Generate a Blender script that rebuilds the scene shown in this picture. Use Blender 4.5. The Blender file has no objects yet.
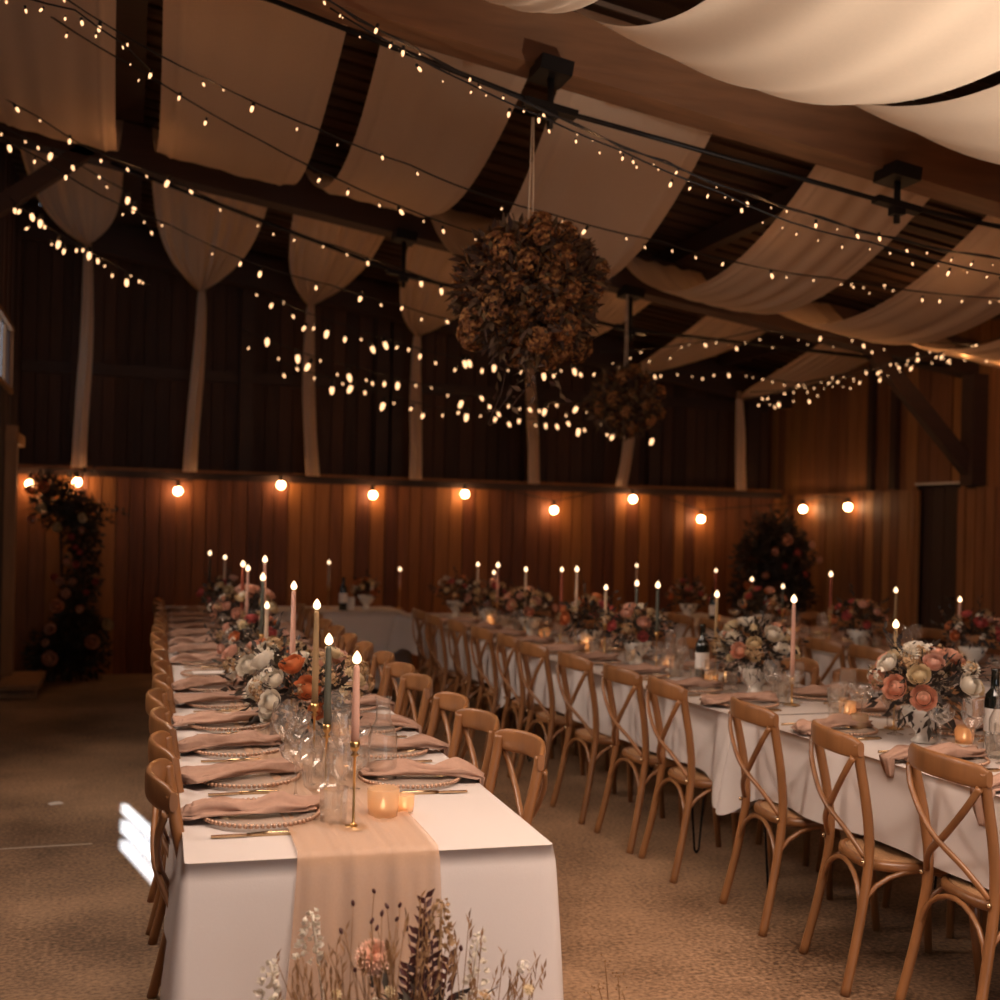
import bpy, math, random
from mathutils import Vector, Matrix, Euler
R = random.Random(7)
PI = math.pi
sc = bpy.context.scene
COL = sc.collection

# ---------------------------------------------------------------- camera model
TH, RO, FL, CY, EYE = math.radians(17.1), math.radians(1.3), 1200.0, 527.0, 1.58
r0 = Vector((math.cos(TH), -math.sin(TH), 0)); f0 = Vector((math.sin(TH), math.cos(TH), 0)); u0 = Vector((0, 0, 1))
CR = math.cos(RO)*r0 + math.sin(RO)*u0
CU = -math.sin(RO)*r0 + math.cos(RO)*u0
def ray(x, y): return f0 + (x-500)/FL*CR + (CY-y)/FL*CU
def aty(x, y, Y):
    d = ray(x, y); t = Y/d.y; return Vector((d.x*t, Y, EYE+d.z*t))
def atx(x, y, X):
    d = ray(x, y); t = X/d.x; return Vector((X, d.y*t, EYE+d.z*t))
cam = bpy.data.cameras.new('camera'); camo = bpy.data.objects.new('camera', cam); COL.objects.link(camo)
m = Matrix((CR, CU, -f0)).transposed().to_4x4(); m.translation = Vector((0, 0, EYE)); camo.matrix_world = m
cam.sensor_width = 36; cam.lens = 43.2; cam.shift_y = 0.027; cam.clip_start = .05
cam.dof.use_dof = True; cam.dof.focus_distance = 3.7; cam.dof.aperture_fstop = 2.6
sc.camera = camo

# ---------------------------------------------------------------- materials
def newmat(name):
    mt = bpy.data.materials.new(name); mt.use_nodes = True
    nt = mt.node_tree; nt.nodes.clear()
    out = nt.nodes.new('ShaderNodeOutputMaterial')
    return mt, nt, out
def N(nt, t, **k):
    n = nt.nodes.new(t)
    for a, v in k.items(): setattr(n, a, v)
    return n
def pbr(name, col, rough=.6, metal=0, var=.0, island=0., scale=20, stretch=(1,1,1), bump=0., objrand=0., trans=0., alpha=1., spec=.5, detail=4, emit=None, sheen=0, huev=0., coat=0):
    mt, nt, out = newmat(name); L = nt.links.new
    b = N(nt, 'ShaderNodeBsdfPrincipled')
    b.inputs['Base Color'].default_value = (*col, 1); b.inputs['Roughness'].default_value = rough
    b.inputs['Metallic'].default_value = metal; b.inputs['Specular IOR Level'].default_value = spec
    if coat: b.inputs['Coat Weight'].default_value = coat; b.inputs['Coat Roughness'].default_value = .25
    tc = N(nt, 'ShaderNodeTexCoord'); mp = N(nt, 'ShaderNodeMapping'); mp.inputs['Scale'].default_value = stretch
    L(tc.outputs['Object'], mp.inputs[0])
    nz = N(nt, 'ShaderNodeTexNoise'); nz.inputs['Scale'].default_value = scale; nz.inputs['Detail'].default_value = detail
    L(mp.outputs[0], nz.inputs['Vector'])
    val = None
    def addf(sock, amt):
        nonlocal val
        a = N(nt, 'ShaderNodeMath', operation='MULTIPLY_ADD'); L(sock, a.inputs[0]); a.inputs[1].default_value = amt*2
        if val is None: a.inputs[2].default_value = 1-amt
        else:
            s = N(nt, 'ShaderNodeMath', operation='SUBTRACT'); L(val, s.inputs[0]); s.inputs[1].default_value = amt
            L(s.outputs[0], a.inputs[2])
        val = a.outputs[0]
    if var: addf(nz.outputs['Fac'], var)
    if island:
        g = N(nt, 'ShaderNodeNewGeometry'); addf(g.outputs['Random Per Island'], island)
    if objrand:
        oi = N(nt, 'ShaderNodeObjectInfo'); addf(oi.outputs['Random'], objrand)
    if val is not None:
        h = N(nt, 'ShaderNodeHueSaturation'); h.inputs['Color'].default_value = (*col, 1)
        L(val, h.inputs['Value']); 
        if huev:
            g = N(nt, 'ShaderNodeNewGeometry'); ma = N(nt, 'ShaderNodeMath', operation='MULTIPLY_ADD')
            L(g.outputs['Random Per Island'], ma.inputs[0]); ma.inputs[1].default_value = huev; ma.inputs[2].default_value = .5-huev/2
            L(ma.outputs[0], h.inputs['Hue'])
        L(h.outputs[0], b.inputs['Base Color'])
    if bump:
        bp = N(nt, 'ShaderNodeBump'); bp.inputs['Strength'].default_value = bump; bp.inputs['Distance'].default_value = .01
        L(nz.outputs['Fac'], bp.inputs['Height']); L(bp.outputs[0], b.inputs['Normal'])
    sh = b.outputs[0]
    if trans:
        tr = N(nt, 'ShaderNodeBsdfTranslucent'); tr.inputs[0].default_value = (*col, 1)
        mx = N(nt, 'ShaderNodeMixShader'); mx.inputs[0].default_value = trans; L(sh, mx.inputs[1]); L(tr.outputs[0], mx.inputs[2]); sh = mx.outputs[0]
    if alpha < 1:
        tp = N(nt, 'ShaderNodeBsdfTransparent'); mx = N(nt, 'ShaderNodeMixShader'); mx.inputs[0].default_value = alpha
        L(tp.outputs[0], mx.inputs[1]); L(sh, mx.inputs[2]); sh = mx.outputs[0]
    if emit:
        b.inputs['Emission Color'].default_value = (*emit[0], 1); b.inputs['Emission Strength'].default_value = emit[1]
    L(sh, out.inputs[0])
    return mt
def emis(name, col, s, sampled=False):
    mt, nt, out = newmat(name); e = N(nt, 'ShaderNodeEmission'); e.inputs[0].default_value = (*col, 1); e.inputs[1].default_value = s
    nt.links.new(e.outputs[0], out.inputs[0])
    mt.cycles.emission_sampling = 'AUTO' if sampled else 'NONE'
    return mt
def glassm(name, tint=(.97,.95,.92), rough=.03, fac=.5, diff=0., dcol=(.8,.75,.7)):
    mt, nt, out = newmat(name); L = nt.links.new
    t = N(nt, 'ShaderNodeBsdfTransparent'); t.inputs[0].default_value = (*tint, 1)
    g = N(nt, 'ShaderNodeBsdfGlossy'); g.inputs['Roughness'].default_value = rough
    lw = N(nt, 'ShaderNodeLayerWeight'); lw.inputs[0].default_value = .5
    pw = N(nt, 'ShaderNodeMath', operation='POWER'); L(lw.outputs['Facing'], pw.inputs[0]); pw.inputs[1].default_value = 1.7
    ma = N(nt, 'ShaderNodeMath', operation='MULTIPLY_ADD'); L(pw.outputs[0], ma.inputs[0]); ma.inputs[1].default_value = fac; ma.inputs[2].default_value = min(.05, fac*.2)
    mx = N(nt, 'ShaderNodeMixShader'); L(ma.outputs[0], mx.inputs[0]); L(t.outputs[0], mx.inputs[1]); L(g.outputs[0], mx.inputs[2])
    sh = mx.outputs[0]
    if diff:
        d = N(nt, 'ShaderNodeBsdfDiffuse'); d.inputs[0].default_value = (*dcol, 1)
        m2 = N(nt, 'ShaderNodeMixShader'); m2.inputs[0].default_value = diff; L(sh, m2.inputs[1]); L(d.outputs[0], m2.inputs[2]); sh = m2.outputs[0]
    L(sh, out.inputs[0]); return mt

M = {}
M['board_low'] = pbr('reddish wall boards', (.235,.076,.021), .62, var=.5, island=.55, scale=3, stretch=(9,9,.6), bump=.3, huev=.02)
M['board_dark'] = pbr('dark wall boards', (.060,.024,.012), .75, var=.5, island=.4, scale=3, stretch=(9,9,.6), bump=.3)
M['board_right'] = pbr('side wall boards', (.22,.085,.028), .62, var=.5, island=.5, scale=3, stretch=(9,9,.6), bump=.3, huev=.02)
M['door'] = pbr('dark door planks', (.035,.016,.010), .6, var=.3, island=.25, scale=4, stretch=(9,9,.6))
M['roof'] = pbr('roof slats', (.085,.042,.022), .75, var=.4, island=.35, scale=3, stretch=(.6,9,9), bump=.2)
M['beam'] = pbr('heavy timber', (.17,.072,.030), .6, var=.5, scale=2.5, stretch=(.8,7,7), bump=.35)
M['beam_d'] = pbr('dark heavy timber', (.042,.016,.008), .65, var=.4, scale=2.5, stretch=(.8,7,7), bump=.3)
M['iron'] = pbr('black iron', (.012,.009,.008), .5, .6)
M['cloth'] = pbr('white table linen', (.68,.60,.555), .85, var=.03, scale=300, trans=.08, bump=.05, spec=.2)
M['drape'] = pbr('cream drape', (.74,.535,.375), .9, var=.05, scale=60, trans=.35, spec=.1)
M['runner'] = pbr('peach gauze', (.66,.42,.27), .9, var=.08, scale=150, trans=.2, alpha=.6, spec=.1)
M['napkin'] = pbr('dusty pink linen', (.41,.25,.18), .9, var=.16, scale=60, bump=.15, objrand=.12, spec=.15)
M['oak'] = pbr('bent oak', (.25,.105,.036), .36, var=.35, scale=4, stretch=(6,6,1), bump=.06, objrand=.12, coat=.25)
M['rattan'] = pbr('woven rattan', (.38,.20,.09), .6, var=.5, scale=120, bump=.5)
M['bead'] = pbr('rose gold beads', (.50,.30,.20), .35, .7)
M['gold'] = pbr('brushed gold', (.60,.36,.14), .28, 1)
M['steel'] = pbr('champagne cutlery', (.55,.38,.22), .25, 1)
M['glass'] = glassm('clear glass', fac=1.0, rough=.035, diff=.06, dcol=(.95,.85,.75))
M['plateglass'] = glassm('charger glass', fac=.5, rough=.08, diff=.3, dcol=(.85,.68,.56))
M['amber'] = pbr('amber votive glass', (.72,.50,.30), .2, trans=.3, alpha=.55)
M['bottle'] = pbr('dark wine glass', (.006,.008,.006), .08, spec=.8)
M['label'] = pbr('paper', (.75,.68,.62), .8)
M['ceramic'] = pbr('white ceramic', (.72,.66,.58), .45)
M['wax_pink'] = pbr('pink wax', (.72,.42,.31), .45, trans=.25)
M['wax_sage'] = pbr('sage wax', (.11,.11,.08), .45, trans=.15)
M['wax_ivory'] = pbr('ivory wax', (.72,.55,.40), .45, trans=.3)
M['wax_rust'] = pbr('rust wax', (.42,.10,.05), .45, trans=.2)
M['wax_ochre'] = pbr('ochre wax', (.42,.27,.13), .45, trans=.25)
M['flame'] = emis('candle flame', (1,.66,.38), 3.6)
M['fairy'] = emis('fairy bulb glow', (1,.54,.26), 2.6)
M['globe'] = emis('wall bulb glow', (1,.55,.25), 44, True)
M['tealight'] = emis('tea light flame', (1,.6,.28), 5)
M['wire'] = pbr('black cable', (.012,.008,.006), .6)
M['leaf'] = pbr('dusty green leaves', (.065,.070,.035), .6, island=.5, trans=.2, huev=.06)
M['leaf_dark'] = pbr('dark leaves', (.035,.022,.014), .6, island=.5, huev=.05)
M['leaf_burg'] = pbr('burgundy leaves', (.060,.014,.010), .5, island=.5)
M['dried'] = pbr('dried petals', (.33,.135,.045), .8, island=.8, trans=.25, objrand=.35, huev=.03)
M['dried_leaf'] = pbr('dried leaves', (.10,.050,.024), .8, island=.6, huev=.05)
M['p_white'] = pbr('white petals', (.78,.70,.58), .6, island=.12, trans=.25)
M['p_cream'] = pbr('cream petals', (.70,.55,.33), .6, island=.15, trans=.25)
M['p_blush'] = pbr('blush petals', (.68,.38,.28), .6, island=.15, trans=.25)
M['p_orange'] = pbr('orange petals', (.62,.20,.07), .6, island=.15, trans=.25)
M['p_peach'] = pbr('peach petals', (.74,.38,.25), .6, island=.3, trans=.25)
M['p_carn'] = pbr('pale peach ruffles', (.80,.50,.36), .6, island=.3, trans=.2)
M['p_pink'] = pbr('deep pink petals', (.50,.10,.09), .6, island=.15, trans=.25)
M['p_tan'] = pbr('tan spray', (.42,.26,.13), .7, island=.35, trans=.2)
M['stem'] = pbr('stems', (.10,.075,.035), .7)
M['straw'] = pbr('straw stems', (.30,.16,.07), .8, trans=.2)
M['rope'] = pbr('white cord', (.6,.5,.4), .9)
M['trim'] = pbr('pale timber trim', (.36,.18,.075), .6, var=.3, scale=3, stretch=(6,6,1))
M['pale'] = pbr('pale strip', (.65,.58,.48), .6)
M['pane'] = glassm('window pane', tint=(.97,.98,1), fac=.12)
M['pane_frost'] = pbr('frosted pane', (.8,.82,.85), .5)
# floor: worn concrete
mt, nt, out = newmat('worn concrete'); L = nt.links.new
b = N(nt,'ShaderNodeBsdfPrincipled'); tc = N(nt,'ShaderNodeTexCoord')
n1 = N(nt,'ShaderNodeTexNoise'); n1.inputs['Scale'].default_value = .9; n1.inputs['Detail'].default_value = 8; n1.inputs['Roughness'].default_value = .65
n2 = N(nt,'ShaderNodeTexNoise'); n2.inputs['Scale'].default_value = 55; n2.inputs['Detail'].default_value = 6
n3 = N(nt,'ShaderNodeTexVoronoi'); n3.inputs['Scale'].default_value = 26
for n_ in (n1, n2, n3): L(tc.outputs['Object'], n_.inputs['Vector'])
rp = N(nt,'ShaderNodeValToRGB'); rp.color_ramp.elements[0].position = .3; rp.color_ramp.elements[0].color = (.085,.044,.022,1)
rp.color_ramp.elements[1].position = .72; rp.color_ramp.elements[1].color = (.50,.30,.17,1)
ad = N(nt,'ShaderNodeMath',operation='MULTIPLY_ADD'); L(n2.outputs['Fac'], ad.inputs[0]); ad.inputs[1].default_value = .75
su = N(nt,'ShaderNodeMath',operation='SUBTRACT'); L(n1.outputs['Fac'], su.inputs[0]); su.inputs[1].default_value = .37; L(su.outputs[0], ad.inputs[2])
L(ad.outputs[0], rp.inputs[0]); L(rp.outputs[0], b.inputs['Base Color'])
rr = N(nt,'ShaderNodeMapRange'); L(n1.outputs['Fac'], rr.inputs[0]); rr.inputs[3].default_value = .38; rr.inputs[4].default_value = .7; L(rr.outputs[0], b.inputs['Roughness'])
bp = N(nt,'ShaderNodeBump'); bp.inputs['Strength'].default_value = .35; bp.inputs['Distance'].default_value = .006; L(n2.outputs['Fac'], bp.inputs['Height']); L(bp.outputs[0], b.inputs['Normal'])
L(b.outputs[0], out.inputs[0]); M['floor'] = mt

# ---------------------------------------------------------------- mesh builder
class MB:
    def __init__(s): s.v = []; s.f = []; s.m = []; s.sm = []; s.mi = 0; s.smooth = True
    def add(s, vs, fs, smooth=None):
        o = len(s.v); s.v.extend([tuple(p) for p in vs])
        for f in fs: s.f.append(tuple(i+o for i in f)); s.m.append(s.mi); s.sm.append(s.smooth if smooth is None else smooth)
        return s
    def box(s, c, d, rot=None):
        hx, hy, hz = d[0]/2, d[1]/2, d[2]/2
        vs = [Vector((x*hx, y*hy, z*hz)) for z in (-1,1) for y in (-1,1) for x in (-1,1)]
        if rot: e = Euler(rot).to_matrix(); vs = [e@p for p in vs]
        c = Vector(c)
        return s.add([p+c for p in vs], [(0,2,3,1),(4,5,7,6),(0,1,5,4),(2,6,7,3),(0,4,6,2),(1,3,7,5)], False)
    def bar(s, a, b_, w, h, up=(0,0,1)):
        a = Vector(a); b_ = Vector(b_); d = (b_-a).normalized(); sd = d.cross(Vector(up)).normalized(); up = sd.cross(d)
        vs = [p+sd*x*w/2+up*z*h/2 for p in (a, b_) for z in (-1,1) for x in (-1,1)]
        return s.add(vs, [(0,1,3,2),(4,6,7,5),(0,4,5,1),(2,3,7,6),(0,2,6,4),(1,5,7,3)], False)
    def tube(s, pts, rad, n=8, cap=True, flat=1.0, up=None):
        pts = [Vector(p) for p in pts]; k = len(pts)
        if not hasattr(rad, '__len__'): rad = [rad]*k
        vs = []; nx = None
        for i, p in enumerate(pts):
            d = (pts[min(i+1,k-1)]-pts[max(i-1,0)]).normalized()
            if nx is None:
                ref = Vector(up) if up else (Vector((0,0,1)) if abs(d.z) < .9 else Vector((1,0,0)))
                nx = (ref-d*ref.dot(d)).normalized()
            else: nx = (nx-d*nx.dot(d)).normalized()
            ny = d.cross(nx)
            for j in range(n):
                a = 2*PI*j/n; vs.append(p+(nx*math.cos(a)+ny*math.sin(a)*flat)*rad[i])
        fs = [(i*n+j, i*n+(j+1)%n, (i+1)*n+(j+1)%n, (i+1)*n+j) for i in range(k-1) for j in range(n)]
        if cap: fs += [tuple(range(n-1,-1,-1)), tuple(range((k-1)*n, k*n))]
        return s.add(vs, fs)
    def lathe(s, prof, n=16, c=(0,0,0), wob=0, facet=False):
        vs = []; cx, cy, cz = c
        for r, z in prof:
            for j in range(n):
                a = 2*PI*j/n; vs.append((cx+r*math.cos(a), cy+r*math.sin(a), cz+z))
        k = len(prof)
        fs = [(i*n+j, i*n+(j+1)%n, (i+1)*n+(j+1)%n, (i+1)*n+j) for i in range(k-1) for j in range(n)]
        return s.add(vs, fs, not facet)
    def ball(s, c, r, n=8, m=5, sq=1.0):
        prof = [(max(r*math.sin(PI*i/m), r*.02), -r*sq*math.cos(PI*i/m)) for i in range(m+1)]
        return s.lathe(prof, n, c)
    def grid(s, nu, nv, fn):
        vs = [fn(i/(nu-1), j/(nv-1)) for j in range(nv) for i in range(nu)]
        return s.add(vs, [(j*nu+i, j*nu+i+1, (j+1)*nu+i+1, (j+1)*nu+i) for j in range(nv-1) for i in range(nu-1)])
    def leaf(s, p, d, up, l, w):
        d = d.normalized(); sd = d.cross(up)
        if sd.length < 1e-3: sd = d.cross(Vector((1,.3,.2)))
        sd.normalize(); nn = sd.cross(d)
        vs = [p, p+d*l*.45+sd*w*.5+nn*w*.12, p+d*l*.5-nn*w*.1, p+d*l*.45-sd*w*.5+nn*w*.12, p+d*l-nn*l*.12]
        return s.add(vs, [(0,1,2),(0,2,3),(1,4,2),(2,4,3)])
    def mesh(s, name, mats):
        me = bpy.data.meshes.new(name); me.from_pydata(s.v, [], s.f)
        for x in (mats if isinstance(mats, (list, tuple)) else [mats]): me.materials.append(x)
        me.polygons.foreach_set('material_index', s.m); me.polygons.foreach_set('use_smooth', s.sm); me.update(); return me
def rv(): 
    while True:
        v = Vector((R.uniform(-1,1), R.uniform(-1,1), R.uniform(-1,1)))
        if .05 < v.length < 1: return v.normalized()
def put(name, me, parent=None, loc=(0,0,0), rot=(0,0,0), sca=None):
    o = bpy.data.objects.new(name, me); COL.objects.link(o)
    if parent: o.parent = parent
    o.location = loc; o.rotation_euler = rot
    if sca: o.scale = sca if hasattr(sca, '__len__') else (sca,)*3
    return o
def tag(o, label, cat, group=None, kind=None):
    o['label'] = label; o['category'] = cat
    if group: o['group'] = group
    if kind: o['kind'] = kind
    return o
def empty(name, loc, rz, label, cat, group=None):
    o = put(name, None, None, loc, (0,0,rz)); o.empty_display_size = .1
    return tag(o, label, cat, group)
def struct(name, mb, mats, parent=None):
    o = put(name, mb.mesh(name, mats), parent)
    if not parent: o['kind'] = 'structure'
    return o
def plight(loc, w, col=(1,.55,.25), r=.03, parent=None, name='bulb_light'):
    l = bpy.data.lights.new(name, 'POINT'); l.energy = w; l.color = col; l.shadow_soft_size = r
    o = bpy.data.objects.new(name, l); COL.objects.link(o); o.location = loc
    if parent: o.parent = parent
    return o
ORD = ['first','second','third','fourth','fifth','sixth','seventh','eighth','ninth','tenth','eleventh','twelfth','thirteenth','fourteenth','fifteenth','sixteenth','seventeenth','eighteenth','nineteenth','twentieth']

# ---------------------------------------------------------------- shell
WB, XR, XL, YR = 12.75, 7.43, -1.1, -4.0
rlow = lambda x: 4.18-.148*x       # underside of the rafters
rtop = lambda x: 4.50-.148*x
def struct_floor():
    mb = MB(); mb.box(((XR+XL)/2, (WB+YR)/2, -.05), (XR-XL+.06, WB-YR+.06, .1)); return struct('floor', mb, M['floor'])
struct_floor()
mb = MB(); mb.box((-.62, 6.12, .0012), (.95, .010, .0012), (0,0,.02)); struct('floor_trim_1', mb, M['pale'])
def boards(mb, axis, a0, a1, z0f, z1f, depth, th=.03, w=.145, sign=1, skip=None):
    a = a0
    while a < a1-.01:
        ww = min(w*R.uniform(.85,1.15), a1-a); c = a+ww/2
        if skip is None or not skip(c, 0):
            segs = [(z0f(c) if callable(z0f) else z0f, z1f(c) if callable(z1f) else z1f)]
        else: segs = skip(c, 1)
        off = R.uniform(-.004,.004)
        for z0, z1 in segs:
            if axis == 'x': mb.box((c, depth+off, (z0+z1)/2), (ww-.011, th, z1-z0))
            else: mb.box((depth+off, c, (z0+z1)/2), (th, ww-.011, z1-z0))
        a += ww
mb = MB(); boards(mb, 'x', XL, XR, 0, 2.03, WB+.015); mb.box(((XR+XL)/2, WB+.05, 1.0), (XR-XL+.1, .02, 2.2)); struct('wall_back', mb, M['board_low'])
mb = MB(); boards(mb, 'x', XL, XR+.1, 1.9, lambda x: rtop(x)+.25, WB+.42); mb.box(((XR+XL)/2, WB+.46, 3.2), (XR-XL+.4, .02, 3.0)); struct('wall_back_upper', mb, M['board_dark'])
mb = MB(); mb.box(((XR+XL)/2, WB+.20, 2.045), (XR-XL, .46, .035)); mb.box(((XR+XL)/2, WB-.02, 2.03), (XR-XL, .03, .07)); struct('trim_1', mb, M['beam_d'])
mb = MB(); mb.box(((XR+XL)/2, WB+.38, 3.12), (XR-XL, .06, .12)); struct('trim_2', mb, M['beam_d'])
for x in (-.55, 1.15, 2.62, 2.8, 4.35, 5.9, 7.2):
    mb = MB(); mb.box((x, WB+.34, (2.06+rtop(x))/2), (.14, .12, rtop(x)-2.06)); struct('trim_3', mb, M['beam_d'])
# side wall with doorway
D0, D1, DZ = 9.47, 10.15, 2.12
def skr(c, q):
    if D0 < c < D1: return [(DZ, 2.05+.01)] if q and False else ([] if q else True)
    return False
mb = MB(); boards(mb, 'y', YR, WB, 0, 2.04, XR+.015, skip=skr)
for a, b_ in ((YR, D0), (D1, WB)): mb.box((XR+.05, (a+b_)/2, 1.02), (.02, b_-a, 2.04))
struct('wall_side', mb, M['board_right'])
mb = MB(); boards(mb, 'y', YR, WB+.4, lambda c: 2.10 if D0-.08 < c < D1+.08 else 1.98, rtop(XR)+.3, XR+.065, w=.17); mb.box((XR+.1, (YR+WB)/2, 3.0), (.02, WB-YR+1, 1.76)); struct('wall_side_upper', mb, M['board_right'])
mb = MB(); boards(mb, 'y', D0, D1, 0, 2.06, XR+.10, w=.17, th=.04); mb.box((XR+.135, (D0+D1)/2, 1.04), (.03, D1-D0+.3, 2.14)); dr = struct('door_1', mb, M['door'])
mb = MB(); mb.box((XR-.005, (D0+D1)/2-.02, 2.095), (.03, D1-D0+.04, .022)); struct('door_top_strip', mb, M['pale'], dr)
mb = MB()
for y in (D0-.03, D1+.03): mb.box((XR-.005, y, 1.03), (.02, .05, 2.06))
struct('door_frame', mb, M['board_right'], dr)
mb = MB(); mb.tube([(XR+.06, D0+.08, 1.0), (XR+.0, D0+.08, 1.0), (XR+.0, D0+.2, 1.0)], .01); struct('door_handle', mb, M['iron'], dr)
for y, w, t in ((9.28, .17, 'post'), (10.55, .10, 'stud'), (10.95, .08, 'stud')):
    mb = MB(); z1 = rlow(XR) if t == 'post' else rtop(XR)
    mb.box((XR-.03 if t == 'post' else XR+.02, y, (2.06+z1)/2), (.16 if t == 'post' else .06, w, z1-2.06)); struct('trim_4', mb, M['beam_d'])
mb = MB(); mb.box((XR+.22, (YR+WB)/2, 2.0), (.04, WB-YR+1.2, 4.2)); struct('wall_side_outer', mb, M['board_dark'])  # added outer panel, keeps sky from leaking through the board gaps
# window wall
W0, W1, WZ0, WZ1 = 10.80, 12.05, 2.76, 3.30
mb = MB()
ADDED_WINS = ((4.0, 5.4), (6.3, 7.9))  # two unseen windows added to throw side light on the middle table
def skl(c, q):
    for a, b_ in ADDED_WINS:
        if a < c < b_: return [(0, 2.0), (3.3, 4.95)] if q else True
    if W0 < c < W1: return [(0, WZ0), (WZ1, 4.95)] if q else True
    return False
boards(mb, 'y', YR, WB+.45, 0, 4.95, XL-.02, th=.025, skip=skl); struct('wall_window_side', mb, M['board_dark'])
win = struct('window_1', MB().box((XL-.005, (W0+W1)/2, WZ0-.02), (.05, W1-W0+.1, .04)), M['trim'])
mb = MB(); mb.box((XL-.005, (W0+W1)/2, WZ1+.02), (.05, W1-W0+.1, .04))
for y in (W0-.02, W1+.02): mb.box((XL-.005, y, (WZ0+WZ1)/2), (.04, .04, WZ1-WZ0))
for k in (1, 2): mb.box((XL-.02, W0+(W1-W0)*k/3, (WZ0+WZ1)/2), (.020, .045, WZ1-WZ0))
struct('window_frame', mb, M['trim'], win)
mb = MB()
for k in range(3): mb.box((XL-.02, W0+(W1-W0)*(k+.5)/3, (WZ0+WZ1)/2), (.003, (W1-W0)/3-.05, WZ1-WZ0))
struct('window_pane', mb, M['pane'], win)
for k, (a, b_) in enumerate(ADDED_WINS):  # frames and opaque panes of the added windows, out of view
    wo = struct(f'window_{k+2}', MB().box((XL-.005, (a+b_)/2, 1.98), (.05, b_-a+.1, .04)), M['trim'])
    mb = MB(); mb.box((XL-.005, (a+b_)/2, 3.32), (.05, b_-a+.1, .04))
    for y in (a-.02, b_+.02): mb.box((XL-.005, y, 2.65), (.04, .04, 1.3))
    for j in (1, 2): mb.box((XL-.02, a+(b_-a)*j/3, 2.65), (.02, .04, 1.3))
    struct('window_frame', mb, M['trim'], wo)
    struct('window_pane', MB().box((XL-.035, (a+b_)/2, 2.65), (.003, b_-a+.2, 1.36)), M['pane_frost'], wo)
mb = MB(); mb.box((XL+.05, 11.75, 1.2), (.10, .12, 2.4)); struct('trim_5', mb, M['trim'])
mb = MB(); mb.box((XL+.05, 12.1, 2.3), (.10, .9, .10)); struct('trim_6', mb, M['trim'])
# rear wall behind the camera with a wide doorway
mb = MB(); boards(mb, 'x', XL, .2, 0, 5, YR); boards(mb, 'x', 4.4, XR, 0, 5, YR); boards(mb, 'x', .2, 4.4, 2.9, 5, YR); struct('wall_rear', mb, M['board_low'])
# roof
mb = MB(); y = YR-.2
def slab(mb, x0, x1, y0, y1, zf, th):
    vs = [(x, yy, zf(x)+dz) for dz in (0, th) for yy in (y0, y1) for x in (x0, x1)]
    mb.add(vs, [(0,2,3,1),(4,5,7,6),(0,1,5,4),(2,6,7,3),(0,4,6,2),(1,3,7,5)], False)
k = 0
while y < WB+.6:
    w = .105; slab(mb, XL-.3, XR+.4, y, y+w-.012, lambda x: rtop(x)+.17+(.02 if k % 2 else 0), .025); y += w; k += 1
slab(mb, XL-.4, XR+.5, YR-.4, WB+.7, lambda x: rtop(x)+.225, .04)
struct('ceiling', mb, M['roof'])
def rafter(name, y, mat):
    mb = MB(); x0, x1 = XL-.02, XR+.05; w = .2
    vs = [(x, y+dy, z(x)) for x in (x0, x1) for z in (rlow, rtop) for dy in (-w/2, w/2)]
    mb.add(vs, [(0,1,3,2),(4,6,7,5),(0,4,5,1),(2,3,7,6),(0,2,6,4),(1,5,7,3)], False); return struct(name, mb, mat)
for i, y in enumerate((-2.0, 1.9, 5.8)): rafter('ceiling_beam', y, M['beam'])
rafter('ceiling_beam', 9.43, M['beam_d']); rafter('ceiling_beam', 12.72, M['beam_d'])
mb = MB(); mb.box((-.085, (YR+WB)/2, 4.60), (.23, WB-YR, .15)); struct('ceiling_ridge_beam', mb, M['beam_d'])
for x in (2.06, 4.4, 6.6):
    mb = MB(); mb.box((x, (YR+WB)/2, rtop(x)+.08), (.10, WB-YR, .15)); struct('ceiling_purlin_beam', mb, M['beam_d'])
mb = MB(); mb.bar((XL+.02, 9.38, 3.72), (-.28, 9.38, 4.36), .10, .12); struct('ceiling_brace_beam', mb, M['beam_d'])
mb = MB(); mb.bar((6.25, 9.34, 3.34), (XR-.05, 9.3, 2.2), .10, .15); struct('ceiling_brace_beam', mb, M['beam_d'])
# tension rods with struts
def truss(y, xs, zs, label, r=.014):
    t = empty('tension_rod', (0, y, 0), 0, label, 'roof brace')
    pts = [(-.2, 0, rlow(-.2)-.01), (xs[0], 0, zs[0]), (xs[1], 0, zs[1]), (7.1, 0, rlow(7.1)+.02)]
    put('rod', MB().tube(pts, r, 6).mesh('rod', M['iron']), t)
    for x, z in zip(xs, zs):
        mb = MB(); mb.box((0,0,rlow(x)-.025-z), (.17, .2, .075), (0,.147,0)); pl = put('strut_plate', mb.mesh('strut_plate', M['iron']), t, (x,0,z))
        mb = MB(); mb.tube([(0,0,rlow(x)-z), (0,0,-.10)], .018, 8); mb.box((0,0,0), (.28,.07,.035), (0,.147,0)); mb.box((0,0,-.03), (.07,.06,.05))
        put('strut', mb.mesh('strut', M['iron']), t, (x,0,z))
truss(5.68, (1.96, 3.99), (3.68, 3.40), 'black iron rod and struts under the bright timber rafter with the big flower ball')
truss(9.32, (2.02, 3.97), (3.56, 3.26), 'thin black iron rod and struts under the dark middle rafter')

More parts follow.
